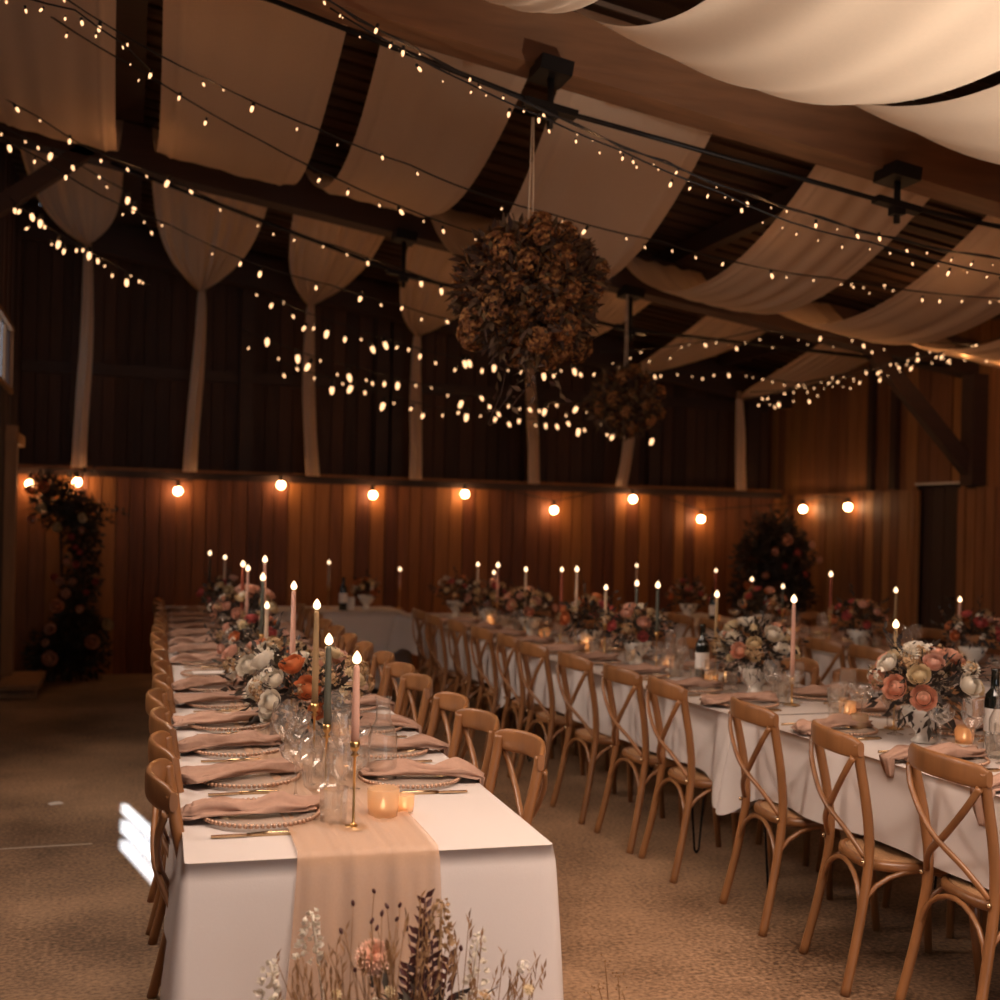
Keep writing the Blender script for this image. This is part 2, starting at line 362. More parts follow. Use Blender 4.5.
# ---------------------------------------------------------------- drapes
PAN = [(-.9,-.12),(.09,1.04),(1.21,2.04),(2.17,3.12),(3.80,4.60),(5.02,5.85),(6.2,7.0)]
TIE = [-.47,.63,1.74,2.9,4.2,5.4,6.77]; GZ = [4.33,3.96,3.9,3.66,3.52,3.4,3.2]
SAG = [.56,.50,.47,.74,.60,.56,.5]
names = ['beside the window wall', 'second from the window wall', 'third from the window wall', 'fourth from the window wall', 'fifth from the window wall', 'sixth from the window wall', 'against the door wall']
def foldf(seed, n=9):
    q = random.Random(seed); ks = [(q.uniform(4,26), q.uniform(0,6.28), q.uniform(.3,1)) for _ in range(n)]
    return lambda u: sum(a*math.sin(k*u+p) for k, p, a in ks)/n
for i, (a, b_) in enumerate(PAN):
    ff = foldf(i)
    def f2(u, v, a=a, b_=b_, i=i, ff=ff):
        y = 5.93+v*(9.3-5.93); t = v; x = a+(b_-a)*u; e = abs(2*u-1)**4
        w = 1-.05*math.sin(PI*v)
        x = (a+b_)/2+(x-(a+b_)/2)*w
        s = SAG[i]*(4*t*(1-t))*(1+.35*(t-.5))
        return (x, y, rtop(x)-.03-s+.02*e+ff(u*1.3)*.028+.012*math.sin(7*v+i)-.010*math.exp(-((abs(u-.5)-.40)/.012)**2))
    d = put('ceiling_drape', MB().grid(60, 30, f2).mesh('ceiling_drape', M['drape']))
    tag(d, 'middle bay cream fabric swag, ' + names[i], 'drape', 'fabric swags in the middle roof bay')
    # gathered bay, falling to a tie on the far wall
    r = empty('gathered_drape', (0,0,0), 0, 'gathered cream drape with a long wall tail, ' + names[i], 'drape', 'gathered drapes with long tails')
    def f3(u, v, a=a, b_=b_, i=i, ff=ff):
        y = 9.55+v*(12.56-9.55); wd = (b_-a)/2*max(.05, (1-v**2.5)**.8); c = (a+b_)/2+(TIE[i]-(a+b_)/2)*v
        x = c+(2*u-1)*wd
        top = rtop((a+b_)/2)-.04; z = top+(GZ[i]-.05-top)*(.35*v+.65*v**2.2)-.13*math.sin(PI*v)-.05*(1-(2*u-1)**2)*math.sin(PI*v)
        return (x, y, z+(ff(u*2.4)*.085+.012*math.sin(58*u+i))*(.35+.65*v)*(1-.45*v))
    put('gathered_fabric', MB().grid(70, 34, f3).mesh('gathered_fabric', M['drape']), r)
    q = random.Random(50+i); sw = q.uniform(-.10,.06); p0 = Vector((TIE[i], 12.56, GZ[i]))
    def ft(u, v, p0=p0, sw=sw, i=i):
        an = 2*PI*u; w = (.036+.022*v+.01*math.sin(PI*v)); w *= 1-.35*math.exp(-(v*16)**2)
        z = p0.z+.03+(2.07-p0.z-.03)*v
        x = p0.x+sw*(v**2)*1.1+.012*math.sin(5*v+i)
        ridg = 1+.25*math.sin(5*an+3*v)
        return (x+math.cos(an)*w*ridg, 12.60+math.sin(an)*w*.45*ridg, z)
    put('tail', MB().grid(25, 24, ft).mesh('tail', M['drape']), r)
BAY1 = [(-.85,-.1,.5),(.15,1.0,.5),(1.15,1.78,.60),(2.02,3.2,.64),(3.3,4.6,.62),(4.9,5.9,.6),(6.1,6.9,.5)]
for i, (a, b_, sg) in enumerate(BAY1):
    ff = foldf(30+i)
    def f1(u, v, a=a, b_=b_, sg=sg, ff=ff, i=i):
        y = 2.02+v*(5.68-2.02); x = a+(b_-a)*u
        s = sg*(4*v*(1-v)); cs = .16*(1-(2*u-1)**2)*math.sin(PI*v)
        return (x, y, rtop(x)-.03-s-cs+.05+ff(u*1.5+v*.25)*.05*math.sin(PI*v))
    d = put('ceiling_drape', MB().grid(90, 40, f1).mesh('ceiling_drape', M['drape']))
    tag(d, 'bright first bay cream swag, ' + names[i], 'drape', 'fabric swags in the first roof bay')

# ---------------------------------------------------------------- wall bulbs
gl = MB(); gl.mi = 0; gl.ball((0,0,0), .042, 14, 10); gmesh = gl.mesh('glass_globe', M['globe'])
so = MB().tube([(0,0,.03),(0,0,.10)], .02, 8).mesh('socket', M['wire'])
wb = [aty(x, y, 12.64) for x, y in [(30,484),(77,482),(178,491),(281,485),(373,495),(465,494),(554,510),(633,499),(701,519)]] + [atx(x, y, 7.33) for x, y in [(803,509),(848,507)]]
cable = empty('wall_bulb_cable', (0,0,0), 0, 'black cable looping along the plank wall tops, carrying the globe bulbs', 'cable')
pts = []
for i, p in enumerate(wb):
    q = p+Vector((0,0,.10)); pts.append(q)
    if i+1 < len(wb):
        nq = wb[i+1]+Vector((0,0,.10))
        if i == 8: pts += [Vector((7.05,12.64,1.9)), Vector((7.33,12.6,1.92))]
        else: pts.append((q+nq)/2+Vector((0,.04,.03)))
put('cable', MB().tube(pts, .006, 5).mesh('cable', M['wire']), cable)
where = ['half hidden behind the flower column leaves', 'above the flower column', 'second from the flower column', 'third from the flower column', 'fourth from the flower column', 'fifth from the flower column', 'hung lowest in the middle of the back wall', 'seventh from the flower column', 'last on the back wall before the corner', 'first on the door wall', 'second on the door wall towards the door']
for i, p in enumerate(wb):
    o = empty('wall_bulb', p, 0, 'glowing globe bulb on the planks, ' + where[i], 'light bulb', 'globe bulbs along the wall')
    put('glass_globe', gmesh, o); put('socket', so, o)

# ---------------------------------------------------------------- fairy light strings
bm_ = MB(); bm_.mi = 0; bm_.lathe([(.002,-.022),(.005,-.018),(.0075,-.008),(.0065,0),(.005,.006)], 8)
bm_.mi = 1; bm_.lathe([(.0075,.004),(.0085,.010),(.0075,.026),(.001,.028)], 6)
bulbmesh = bm_.mesh('fairy_bulb', [M['fairy'], M['wire']])
def string(pix, step, label, tw=0, lit=1.0, lights=0, bs=1.0):
    """pix: (x, y, depth Y) stations"""
    P = [aty(x, y, Y) for x, y, Y in pix]
    o = empty('fairy_light_string', P[0], 0, label, 'string lights', None)
    Lr = P[0].copy(); pts = []
    for a, b_ in zip(P, P[1:]):
        n = max(2, int((b_-a).length/.12))
        for k in range(n):
            t = k/n; p = a.lerp(b_, t); p.z -= .05*4*t*(1-t)*min(1, (b_-a).length/3); pts.append(p-Lr)
    pts.append(P[-1]-Lr)
    mb = MB(); mb.tube(pts, .0045, 5)
    if tw == 1: mb.tube([p+Vector((0,.01*math.cos(i*1.7),.01*math.sin(i*1.7))) for i, p in enumerate(pts)], .004, 5)
    put('wire', mb.mesh('wire', M['wire']), o)
    acc = R.uniform(0, step); tot = 0; bl = []
    for a, b_ in zip(pts, pts[1:]):
        seg = (b_-a).length
        while acc < tot+seg:
            p = a.lerp(b_, (acc-tot)/seg)
            hang = R.uniform(.012,.05); p = p+Vector((R.uniform(-.02,.02), R.uniform(-.02,.02), -hang-(R.uniform(-.03,.09) if tw == 2 else 0))); bl.append((p, hang)); acc += step*R.uniform(.6,1.35)
        tot += seg
    for i, (p, h) in enumerate(bl):
        if R.random() > lit: continue
        put('fairy_bulb', bulbmesh, o, p, (R.uniform(-.6,.6), R.uniform(-.6,.6), 0), R.choice((.45,.65,.9,1.3))*bs)
        if lights and i % lights == lights//2: plight(p-Vector((0,0,.05)), 1.25, (1,.48,.19), .03, o)
    return o
S = [
 ([(285,-25,5.35),(333,3,5.35),(430,56,5.35),(530,103,5.4),(666,163,5.4),(800,211,5.4),(900,240,5.4),(1030,262,5.4)], .13, 'doubled fairy light string along the bright rafter, upper strand', 1, 1, 9),
 ([(330,8,5.2),(400,48,5.2),(470,84,5.2),(545,118,5.2),(620,150,5.2),(720,192,5.2),(790,222,5.2),(870,242,5.2),(1030,280,5.2)], .11, 'fairy light string just below the doubled strand at the bright rafter', 0, 1, 0),
 ([(40,-20,6.2),(110,27,6.2),(205,78,6.2),(320,130,6.2),(410,165,6.2),(475,192,6.2),(545,212,6.3),(660,241,6.4),(735,262,6.5),(830,278,6.6),(1030,300,6.6)], .17, 'long fairy light string crossing just above the big flower ball', 0, .8, 10),
 ([(-15,-20,6.7),(50,16,6.7),(145,73,6.7),(260,140,6.7),(340,180,6.7),(400,206,6.7),(485,236,6.8),(530,246,6.9)], .18, 'fairy light string ending at the big flower ball, second above it', 0, .8, 0),
 ([(20,-4,5.6),(75,10,5.6),(125,45,5.7),(150,70,5.8)], .10, 'short fairy light strand by the high ridge beam', 0, 1, 0),
 ([(-15,86,7.6),(40,118,7.6),(84,146,7.7),(170,178,7.8),(262,222,7.9),(340,247,8.0),(400,268,8.0),(470,292,8.1),(560,318,8.2)], .17, 'fairy light string dipping from the dark rafter behind the flower ball, upper one', 0, .9, 10),
 ([(-15,128,7.3),(40,158,7.3),(100,195,7.4),(170,225,7.6),(250,262,7.8),(330,285,8.0),(400,305,8.2),(460,322,8.4),(540,345,8.6)], .19, 'fairy light string dipping from the dark rafter behind the flower ball, lower one', 0, .85, 0),
 ([(10,198,8.6),(45,225,8.7),(80,245,8.8),(115,265,8.9),(150,285,9.0)], .06, 'dense tangle of fairy lights before the gathered drape beside the window wall', 2, 1, 8),
 ([(-10,120,8.2),(30,140,8.3),(80,165,8.5),(125,190,8.6),(155,235,8.8)], .12, 'fairy light strand under the wall end of the dark rafter', 0, 1, 0),
 ([(250,285,9.7),(300,310,9.7),(345,325,9.8),(410,346,9.8),(470,360,9.9),(540,368,9.9),(620,362,10)], .12, 'uppermost of three fairy light strings sagging low before the back wall', 2, 1, 7),
 ([(240,328,10.2),(300,352,10.2),(360,368,10.2),(420,384,10.3),(480,396,10.3),(540,403,10.4),(600,400,10.4),(640,385,10.4)], .12, 'middle of three fairy light strings sagging low before the back wall', 2, 1, 7),
 ([(270,358,10.8),(330,378,10.8),(390,395,10.8),(450,410,10.9),(520,418,11),(590,420,11),(660,430,11)], .13, 'lowest of three fairy light strings sagging low before the back wall', 2, 1, 0),
 ([(720,262,8.6),(770,278,8.5),(850,281,8.4),(930,284,8.3),(1030,290,8.2)], .15, 'fairy light string before the fifth swag on the door side', 0, 1, 0),
 ([(600,352,9.6),(680,345,9.4),(760,330,9.0),(830,335,8.8),(880,338,8.7),(950,343,8.6),(1030,345,8.5)], .12, 'fairy light string along the dark rafter on the door side', 2, 1, 5),
 ([(750,392,9.0),(800,388,8.8),(850,376,8.6),(900,360,8.4),(950,350,8.2),(1030,338,8)], .055, 'dense upper fairy light strand rising towards the corner post', 2, .85, 6),
 ([(755,398,9.6),(810,381,9.4),(870,366,9.2),(930,352,9.0),(1030,330,8.6)], .07, 'dense lower fairy light strand rising towards the corner post', 2, .9, 0),
 ([(625,370,10.6),(680,372,10.4),(740,372,10.2),(800,384,10.0),(850,372,9.8)], .11, 'short fairy light strand beside the small flower ball', 0, 1, 0),
]
for s_ in S: string(*s_, bs=.72+(.26 if s_[0][0][0] < 300 else .07)*max(0, s_[0][0][2]-5.5))

# ---------------------------------------------------------------- flowers
def rose_mesh(name, mat, layers=7, open_=1.0, r=.035):
    mb = MB(); q = random.Random(int(r*10000)+len(name)); mb.ball((0,0,r*.66), r*.34, 10, 6)
    for l in range(layers):
        t = l/(layers-1); n = 3+l
        for j in range(n):
            a0 = 2*PI*j/n+l*2.1+q.uniform(-.2,.2); w = 2*PI/n*(.72-.12*t); ph = .04+(1.15+.25*open_)*t+q.uniform(-.06,.06); lift = .05+.30*t*t+q.uniform(0,.06)
            def fp(u, v, a0=a0, w=w, ph=ph, t=t, lift=lift):
                v2 = v*(1-.20*(2*u-1)**2); phi = ph+.85*(1-v2); a = a0+(u-.5)*2*w
                R_ = r*(.36+.56*t)*(1+lift*v2**2+.03*math.sin(9*u+a0*5)*v2)
                return (R_*math.sin(phi)*math.cos(a), R_*math.sin(phi)*math.sin(a), r*.72+R_*math.cos(phi))
            mb.grid(6, 4, fp)
    return mb.mesh(name, mat)
def pompon_mesh(name, mat, r=.035, n=70):
    mb = MB(); q = random.Random(n)
    for i in range(n):
        z = 1-1.5*(i+.5)/n; rr = math.sqrt(max(0, 1-z*z)); a = i*2.39996
        d = Vector((rr*math.cos(a), rr*math.sin(a), z)); mb.leaf(d*r*.45+Vector((0,0,r*.4)), d+Vector((0,0,.25)), Vector((0,0,1)), r*.75, r*.42)
    mb.ball((0,0,r*.4), r*.6, 10, 6)
    return mb.mesh(name, mat)
def floret_mesh(name, mat, r=.05, n=26, ps=.016):
    mb = MB(); q = random.Random(n)
    for i in range(n):
        d = Vector((q.gauss(0,1), q.gauss(0,1), abs(q.gauss(0,1))+.1)).normalized(); c = d*r*q.uniform(.7,1)
        s1 = d.cross(Vector((.3,.5,.8))).normalized(); s2 = d.cross(s1)
        for k in range(4):
            a = k*PI/2+q.uniform(0,.4); pd = s1*math.cos(a)+s2*math.sin(a)
            mb.leaf(c, pd+d*.4, d, ps, ps*.8)
    return mb.mesh(name, mat)
FM = {}
for nm, mt_, r in (('white_rose','p_white',.036),('cream_rose','p_cream',.032),('blush_rose','p_blush',.034),('orange_rose','p_orange',.036),('peach_rose','p_peach',.038),('pink_rose','p_pink',.030)):
    FM[nm] = rose_mesh(nm, M[mt_], 7, .8, r*.98)
FM['white_pompon'] = pompon_mesh('white_pompon', M['p_white'], .034); FM['cream_daisy'] = pompon_mesh('cream_daisy', M['p_cream'], .024, 30)
FM['peach_carnation'] = pompon_mesh('peach_carnation', M['p_carn'], .034, 110)
FM['filler_spray'] = floret_mesh('filler_spray', M['p_tan'], .045, 22, .013); FM['white_spray'] = floret_mesh('white_spray', M['p_white'], .035, 14, .012)
FM['dried_hydrangea'] = floret_mesh('dried_hydrangea', M['dried'], .078, 60, .022)
def foliage(mb, c, rad, n, l, w, sq=(1,1,1), shell=.5, stems=0):
    c = Vector(c)
    for _ in range(n):
        d = rv(); d = Vector((d.x*sq[0], d.y*sq[1], d.z*sq[2])); p = c+d*rad*R.uniform(shell,1)
        mb.leaf(p, (d.normalized()+rv()*.8), rv(), l*R.uniform(.6,1.3), w*R.uniform(.7,1.2))
    for _ in range(stems):
        d = rv(); d.z = abs(d.z); mb.tube([c, c+Vector((d.x*sq[0], d.y*sq[1], d.z*sq[2]))*rad], .0025, 4)
def bloom(kind, root, p, d, s):
    q = Vector(d).to_track_quat('Z', 'Y').to_euler(); return put(kind, FM[kind], root, p, q, s)
VASE = MB().lathe([(.001,0),(.045,0),(.050,.006),(.030,.02),(.028,.04),(.060,.07),(.085,.12),(.088,.135),(.082,.132),(.05,.08),(.001,.07)], 20).mesh('vase', M['ceramic'])
def bouquet(loc, seed, label, kinds, size=.20, nb=16, group=None, nleaf=260, lm='leaf', tall=.8, vase=True, low=False):
    R.seed(seed); root = empty('table_bouquet', loc, R.uniform(0,6), label, 'flower arrangement', group)
    if vase: put('vase', VASE, root, (0,0,0), (0,0,0), (1,1,.5) if low else None)
    cz = (.05 if low else .13)+size*.55*tall; c = Vector((0,0,cz))
    mb = MB(); foliage(mb, c, size, nleaf, .055, .022, (1,1,tall), .35, 14)
    for _ in range(8):
        d = rv(); d.z = abs(d.z)*.6; d.normalize(); a = c+d*size*.6; b_ = c+d*size*1.35
        mb.tube([c, a, b_+Vector((0,0,-.02))], .0018, 4)
        for k in range(7): mb.leaf(a.lerp(b_, k/6), d+rv()*.8, rv(), .04, .018)
    put('foliage', mb.mesh('foliage', M[lm]), root)
    for i in range(nb):
        t = (i+.5)/nb; z = 1-1.25*t; rr = math.sqrt(max(0, 1-z*z)); a = i*2.39996+R.uniform(-.4,.4)
        d = Vector((rr*math.cos(a), rr*math.sin(a), z)); p = c+Vector((d.x, d.y, d.z*tall))*size*R.uniform(.75,1.0)
        bloom(kinds[i % len(kinds)], root, p, d+Vector((0,0,.3)), R.uniform(.8,1.25))
    for i in range(nb):
        d = rv(); d.z = abs(d.z)*.9; p = c+Vector((d.x, d.y, d.z*tall))*size*R.uniform(.9,1.15)
        bloom(R.choice(['filler_spray','filler_spray','white_spray']), root, p, d, R.uniform(.6,1.0))
    return root

# ---------------------------------------------------------------- tables & cloths
def table_top(name, x0, x1, y0, y1, rz, origin, label, group, ch=((), ())):
    r = empty(name, origin, rz, label, 'table', group)
    put('tabletop', MB().box(((x0+x1)/2, (y0+y1)/2, .74), (x1-x0, y1-y0, .035)).mesh('tabletop', M['beam_d']), r)
    for sx in (x0+.12, x1-.12):
        for lo, hi in ((y0+.06, y0+.62), (y1-.62, y1-.06)):
            cs = ch[0 if sx < (x0+x1)/2 else 1]; sy = max([lo+(hi-lo)*k/28 for k in range(29)], key=lambda v: min([abs(v+origin[1]-c) for c in cs]+[.3]))
            mb = MB()
            for k in (-1, 1): mb.tube([(k*.07,0,.722),(k*.012,0,.02),(0,0,.005)], .006, 6)
            put('leg', mb.mesh('leg', M['iron']), r, (sx, sy, 0))
    return r
def cloth(name, x0, x1, y0, y1, drop, rz, origin, label, seed, group=None, amp=.022, long=0, droopc=.10, flare=.05, cf=.05):
    q = random.Random(seed); e = .006; X0, X1, Y0, Y1 = x0-e, x1+e, y0-e, y1+e; zt = .764
    per = []
    def side(ax, ay, bx, by, nx, ny):
        n = max(8, int(math.hypot(bx-ax, by-ay)/.025))
        for k in range(n):
            t = k/n; per.append((ax+(bx-ax)*t, ay+(by-ay)*t, nx, ny, math.hypot(bx-ax, by-ay)*min(t, 1-t)))
    c = .012
    for (ax, ay, bx, by, nx, ny) in ((X0+c,Y0,X1-c,Y0,0,-1),(X1,Y0+c,X1,Y1-c,1,0),(X1-c,Y1,X0+c,Y1,0,1),(X0,Y1-c,X0,Y0+c,-1,0)):
        side(ax, ay, bx, by, nx, ny)
        for k in range(5):
            a = math.atan2(ny, nx)+(k+.5)/5*PI/2; cx = bx-nx*c; cy = by-ny*c
            per.append((cx+c*math.cos(a), cy+c*math.sin(a), math.cos(a), math.sin(a), 0))
    n = len(per); fs = [(q.uniform(6,11), q.uniform(0,6.3), q.uniform(.4,1)) for _ in range(5)]+[(q.uniform(14,26), q.uniform(0,6.3), q.uniform(.1,.4)) for _ in range(4)]
    rows = 14; vs = []; fa = []
    acc = [0]
    for i in range(1, n): acc.append(acc[-1]+math.hypot(per[i][0]-per[i-1][0], per[i][1]-per[i-1][1]))
    for k in range(rows+1):
        t = k/rows
        for i, (x, y, nx, ny, dc) in enumerate(per):
            s = acc[i]; f = sum(a*math.sin(w*s+p) for w, p, a in fs)/3; f = max(f, -.3)
            cor = math.exp(-(dc/.13)**2)
            ds = drop+droopc*cor+.008*math.sin(3.1*s)+long*max(0, 1-max(0, y-Y0)/.10)
            o = (.004*min(1, t*20)) + t**.8*(flare+amp*f+cf*cor)
            tt = (t**1.0); vs.append((x+nx*o, y+ny*o, zt-.004*min(1,t*30)-ds*tt))
    for k in range(rows):
        for i in range(n): fa.append((k*n+i, k*n+(i+1)%n, (k+1)*n+(i+1)%n, (k+1)*n+i))
    fa.append(tuple(range(n-1,-1,-1)) if False else tuple(range(n)))
    mb = MB(); mb.add(vs, fa); mb.sm[-1] = False
    o = put(name, mb.mesh(name, M['cloth']), None, origin, (0,0,rz)); tag(o, label, 'tablecloth', group); return o
YA = [3.44,3.92,4.44,4.94,5.44,5.94,6.46,6.98,7.5,8.05,8.6,9.15,9.7,10.25,10.8]
YA2 = [3.75,4.22,4.68,5.3,5.75,6.3,6.85,7.4,7.95,8.5,9.05,9.6,10.15]
YB = [3.24,3.72,4.36,5.10,5.62,6.22,6.85,7.4,7.95,8.5,9.05,9.6]
YB2 = [3.1,3.65,4.2,4.72,5.24,5.85,6.4,6.95,7.5,8.05,8.6,9.15,9.7,10.25]
YC = [5.9,6.45,6.95,7.5,8.05,8.6,9.15,9.7,10.25]
# table A: local x -.455...455, y from 0
OA, RA = (.60, 2.93, 0), math.radians(-1.25)
OB, RB = (3.145, 2.15, 0), math.radians(2.1)
OC, RC = (5.05, 5.45, 0), 0.0
for k, (a, b_) in enumerate(((0,2.95),(2.95,5.9),(5.9,8.8))):
    table_top('trestle_table', -.455, .455, a, b_-.005, RA, OA, f'dark trestle table under the long white cloth by the window wall, {ORD[k]} section', 'trestle tables by the window wall', (YA, YA2))
cloth('tablecloth', -.455, .455, 0, 8.8, .285, RA, OA, 'long white tablecloth on the window side table, with the peach gauze runner', 3, amp=.012, droopc=.04, flare=.028, long=.24, cf=.02)
segB = ((0,2.64),(2.66,5.7),(5.72,8.75))
for k, (a, b_) in enumerate(segB):
    table_top('trestle_table', -.46, .46, a, b_-.01, RB, OB, f'dark trestle table with hairpin legs in the middle row, {ORD[k]} section', 'trestle tables in the middle row', (YB, YB2))
    cloth('tablecloth', -.46, .46, a+.005, b_-.015, .295, RB, OB, ['white tablecloth on the middle table under the wine bottle and peach rose bouquet', 'white tablecloth on the middle table under the white daisy bouquet', 'white tablecloth at the wall end of the middle table'][k], 11+k, 'middle row tablecloths', amp=.034, droopc=.12, flare=.012)
for k, (a, b_) in enumerate(((0,2.7),(2.71,5.5))):
    table_top('trestle_table', -.45, .45, a, b_-.01, RC, OC, f'dark trestle table nearest the door wall, {ORD[k]} section', 'trestle tables by the door wall', (YC, [v+.05 for v in YC]))
    cloth('tablecloth', -.45, .45, a+.005, b_-.015, .29, RC, OC, ['white tablecloth on the door side table, end facing the doorway', 'white tablecloth on the door side table, end by the back wall'][k], 21+k, 'door side tablecloths', amp=.03, flare=.03)
OD = (0,0,0)
table_top('trestle_table', 1.30, 2.48, 11.0, 11.75, 0, OD, 'dark cross table under the grey-white cloth before the back wall', None)
cloth('tablecloth', 1.30, 2.48, 11.0, 11.75, .70, 0, OD, 'floor length tablecloth on the cross table joining two rows at the back wall', 31, amp=.012, droopc=.02, flare=.03)
def A(x, y, z=.766):   # local table coordinates -> world
    c, s = math.cos(RA), math.sin(RA); return Vector((OA[0]+c*x-s*y, OA[1]+s*x+c*y, z))
def B(x, y, z=.766):
    c, s = math.cos(RB), math.sin(RB); return Vector((OB[0]+c*x-s*y, OB[1]+s*x+c*y, z))
def C_(x, y, z=.766): return Vector((OC[0]+x, OC[1]+y, z))
# runner
def fr(u, v):
    y = -.46+v*9.1; x = -.215+.35*u+.012*math.sin(2.1*v*9+.6)+.01*math.sin(17*v)
    rip = .003*math.sin(u*23+2*math.sin(v*12))+.0022*math.sin(u*41+v*30)
    w = u-.5
    if y < -.012:
        d = -.012-y; return (x+w*.05*d*2, -.020-.085*d**.8+rip*1.5, .772-d)
    return (x, y, .7705+abs(rip)*1.5+.001)
mb = MB(); mb.grid(46, 300, fr); o = put('table_runner', mb.mesh('table_runner', M['runner']), None, OA, (0,0,RA)); tag(o, 'sheer peach gauze runner along the window side table, falling over its end', 'table runner')

# ---------------------------------------------------------------- chairs
def arc(a, b_, bow, n=9):
    a = Vector(a); b_ = Vector(b_); bow = Vector(bow); return [a.lerp(b_, i/(n-1))+bow*math.sin(PI*i/(n-1)) for i in range(n)]
def smooth(P, n=5):
    P = [Vector(p) for p in P]; out = []
    for i in range(len(P)-1):
        p0, p1, p2, p3 = P[max(i-1,0)], P[i], P[i+1], P[min(i+2,len(P)-1)]
        for k in range(n):
            t = k/n; out.append(.5*((2*p1)+(p2-p0)*t+(2*p0-5*p1+4*p2-p3)*t*t+(3*p1-p0-3*p2+p3)*t**3))
    return out+[P[-1]]
CH = []
for s in (-1, 1):
    mb = MB(); mb.tube(smooth([(s*.205,-.285,0),(s*.19,-.235,.22),(s*.18,-.20,.45),(s*.188,-.212,.62),(s*.196,-.245,.79),(s*.198,-.256,.862)]), .0175, 10); mb.mi = 1; mb.ball((s*.185,-.222,.45), .009, 8, 4)
    CH.append(('leg', mb.mesh('rear_leg', [M['oak'], M['steel']])))
for s in (-1, 1):
    mb = MB(); mb.tube([(s*.20,.205,0),(s*.185,.185,.25),(s*.18,.175,.44)], [.015,.018,.019], 10); CH.append(('leg', mb.mesh('front_leg', M['oak'])))
def sup(a, wy, wf, wb_, e=3.2):
    c, s = math.cos(a), math.sin(a); y = math.copysign(abs(s)**(2/e), s)*wy; w = wb_+(wf-wb_)*(y/wy+1)/2; return math.copysign(abs(c)**(2/e), c)*w, y
mb = MB(); n = 32; ring = [sup(2*PI*i/n, .185, .195, .165) for i in range(n)]
vs = [(x*k, y*k, z) for k, z in ((1,.430),(1,.444),(.85,.450),(.4,.442),(.02,.440)) for x, y in ring]
mb.add(vs, [(r_*n+i, r_*n+(i+1)%n, (r_+1)*n+(i+1)%n, (r_+1)*n+i) for r_ in range(4) for i in range(n)]+[tuple(range(n))]); CH.append(('seat', mb.mesh('seat', M['rattan'])))
mb = MB(); rg = [(x*1.05, y*1.05, .429) for x, y in ring]+[(ring[0][0]*1.05, ring[0][1]*1.05, .429)]; mb.tube(rg, .020, 8, False, .8); CH.append(('seat_frame', mb.mesh('seat_frame', M['oak'])))
def frl(u, v):
    x = (u-.5)*.436; yb = -.252-.060*(1-(2*u-1)**2); a = 2*PI*v; hh = .040*(1-.38*abs(2*u-1)**9); th = .011
    z = .846+.010*(1-(2*u-1)**2)+math.copysign(abs(math.sin(a))**.7, math.sin(a))*hh; y = yb+math.copysign(abs(math.cos(a))**.7, math.cos(a))*th
    return (x, y, z)
mb = MB(); mb.grid(21, 17, frl)
for u in (0, 1):
    mb.add([frl(u, j/16) for j in range(16)], [tuple(range(16)) if u else tuple(range(15,-1,-1))])
CH.append(('top_rail', mb.mesh('top_rail', M['oak'])))
for s in (-1, 1):
    mb = MB(); mb.tube(smooth([(s*.198,-.272,.815),(s*.15,-.288,.74),(s*.03,-.285+s*.006,.63),(-s*.10,-.25,.54),(-s*.172,-.212,.465)]), .0125, 8, True, .75); CH.append(('cross_slat', mb.mesh('cross_slat', M['oak'])))
for nm, a, b_, bow in (('b',(-.19,-.235,.20),(.19,-.235,.20),(0,.02,.215)),('f',(-.187,.187,.20),(.187,.187,.20),(0,-.02,.215)),('l',(-.19,-.235,.22),(-.187,.187,.22),(0,0,.20)),('r',(.19,-.235,.22),(.187,.187,.22),(0,0,.20))):
    mb = MB(); mb.tube([Vector(a).lerp(Vector(b_), .5-.5*math.cos(PI*i/12))+Vector(bow)*math.sin(PI*i/12)**.8 for i in range(13)], .0095, 6); CH.append(('brace', mb.mesh('brace', M['oak'])))
def chair(x, y, rz, label, group):
    r = empty('dining_chair', (x, y, 0), rz, label, 'chair', group)
    for nm, me in CH: put(nm, me, r)
    return r
R.seed(5)
# facing +X: rz=-90deg ; facing -X: +90
for i, y in enumerate(YA):
    p = A(-.455, y-2.93); chair(p.x+.215+R.uniform(-.012,.012), y, -PI/2+RA+R.uniform(-.05,.05), f'cross-back oak chair by the window wall, {ORD[i]} from the candle end', 'chairs along the window side')
for i, y in enumerate(YA2):
    p = A(.455, y-2.93); chair(p.x-.105+R.uniform(-.015,.015), y, PI/2+RA+R.uniform(-.07,.07), f'cross-back oak chair, runner table aisle side, {ORD[i]} from the candle end', 'chairs on the aisle side of the runner table')
for i, y in enumerate(YB):
    bx = [2.505,2.42,2.43,2.385,2.37][i] if i < 5 else 2.375-.03*(y-5.6)+R.uniform(-.02,.02)
    chair(bx+.275, y, -PI/2+(R.uniform(-.05,.05) if i > 3 else [-.08,-.20,-.10,-.06][i]), f'cross-back oak chair, middle table aisle side, {ORD[i]} from the bottle end', 'chairs on the aisle side of the middle table')
for i, y in enumerate(YB2):
    chair(3.13-.037*(y-2.15)+.27+R.uniform(-.02,.02), y, PI/2+RB+R.uniform(-.07,.07), f'cross-back chair, middle table door side, {ORD[i]} from the bottle end', 'chairs on the door side of the middle table')
for i, y in enumerate(YC):
    chair(4.66+R.uniform(-.02,.02), y, -PI/2+R.uniform(-.06,.06), f'shaded cross-back chair, door side table inner row, {ORD[i]} from its open end', 'chairs on the inner side of the door side table')
for i, y in enumerate(YC[:8]):
    chair(5.44+R.uniform(-.02,.02), y+.05, PI/2+R.uniform(-.06,.06), f'shaded cross-back chair, door side table outer row, {ORD[i]} from its open end', 'chairs on the outer side of the door side table')

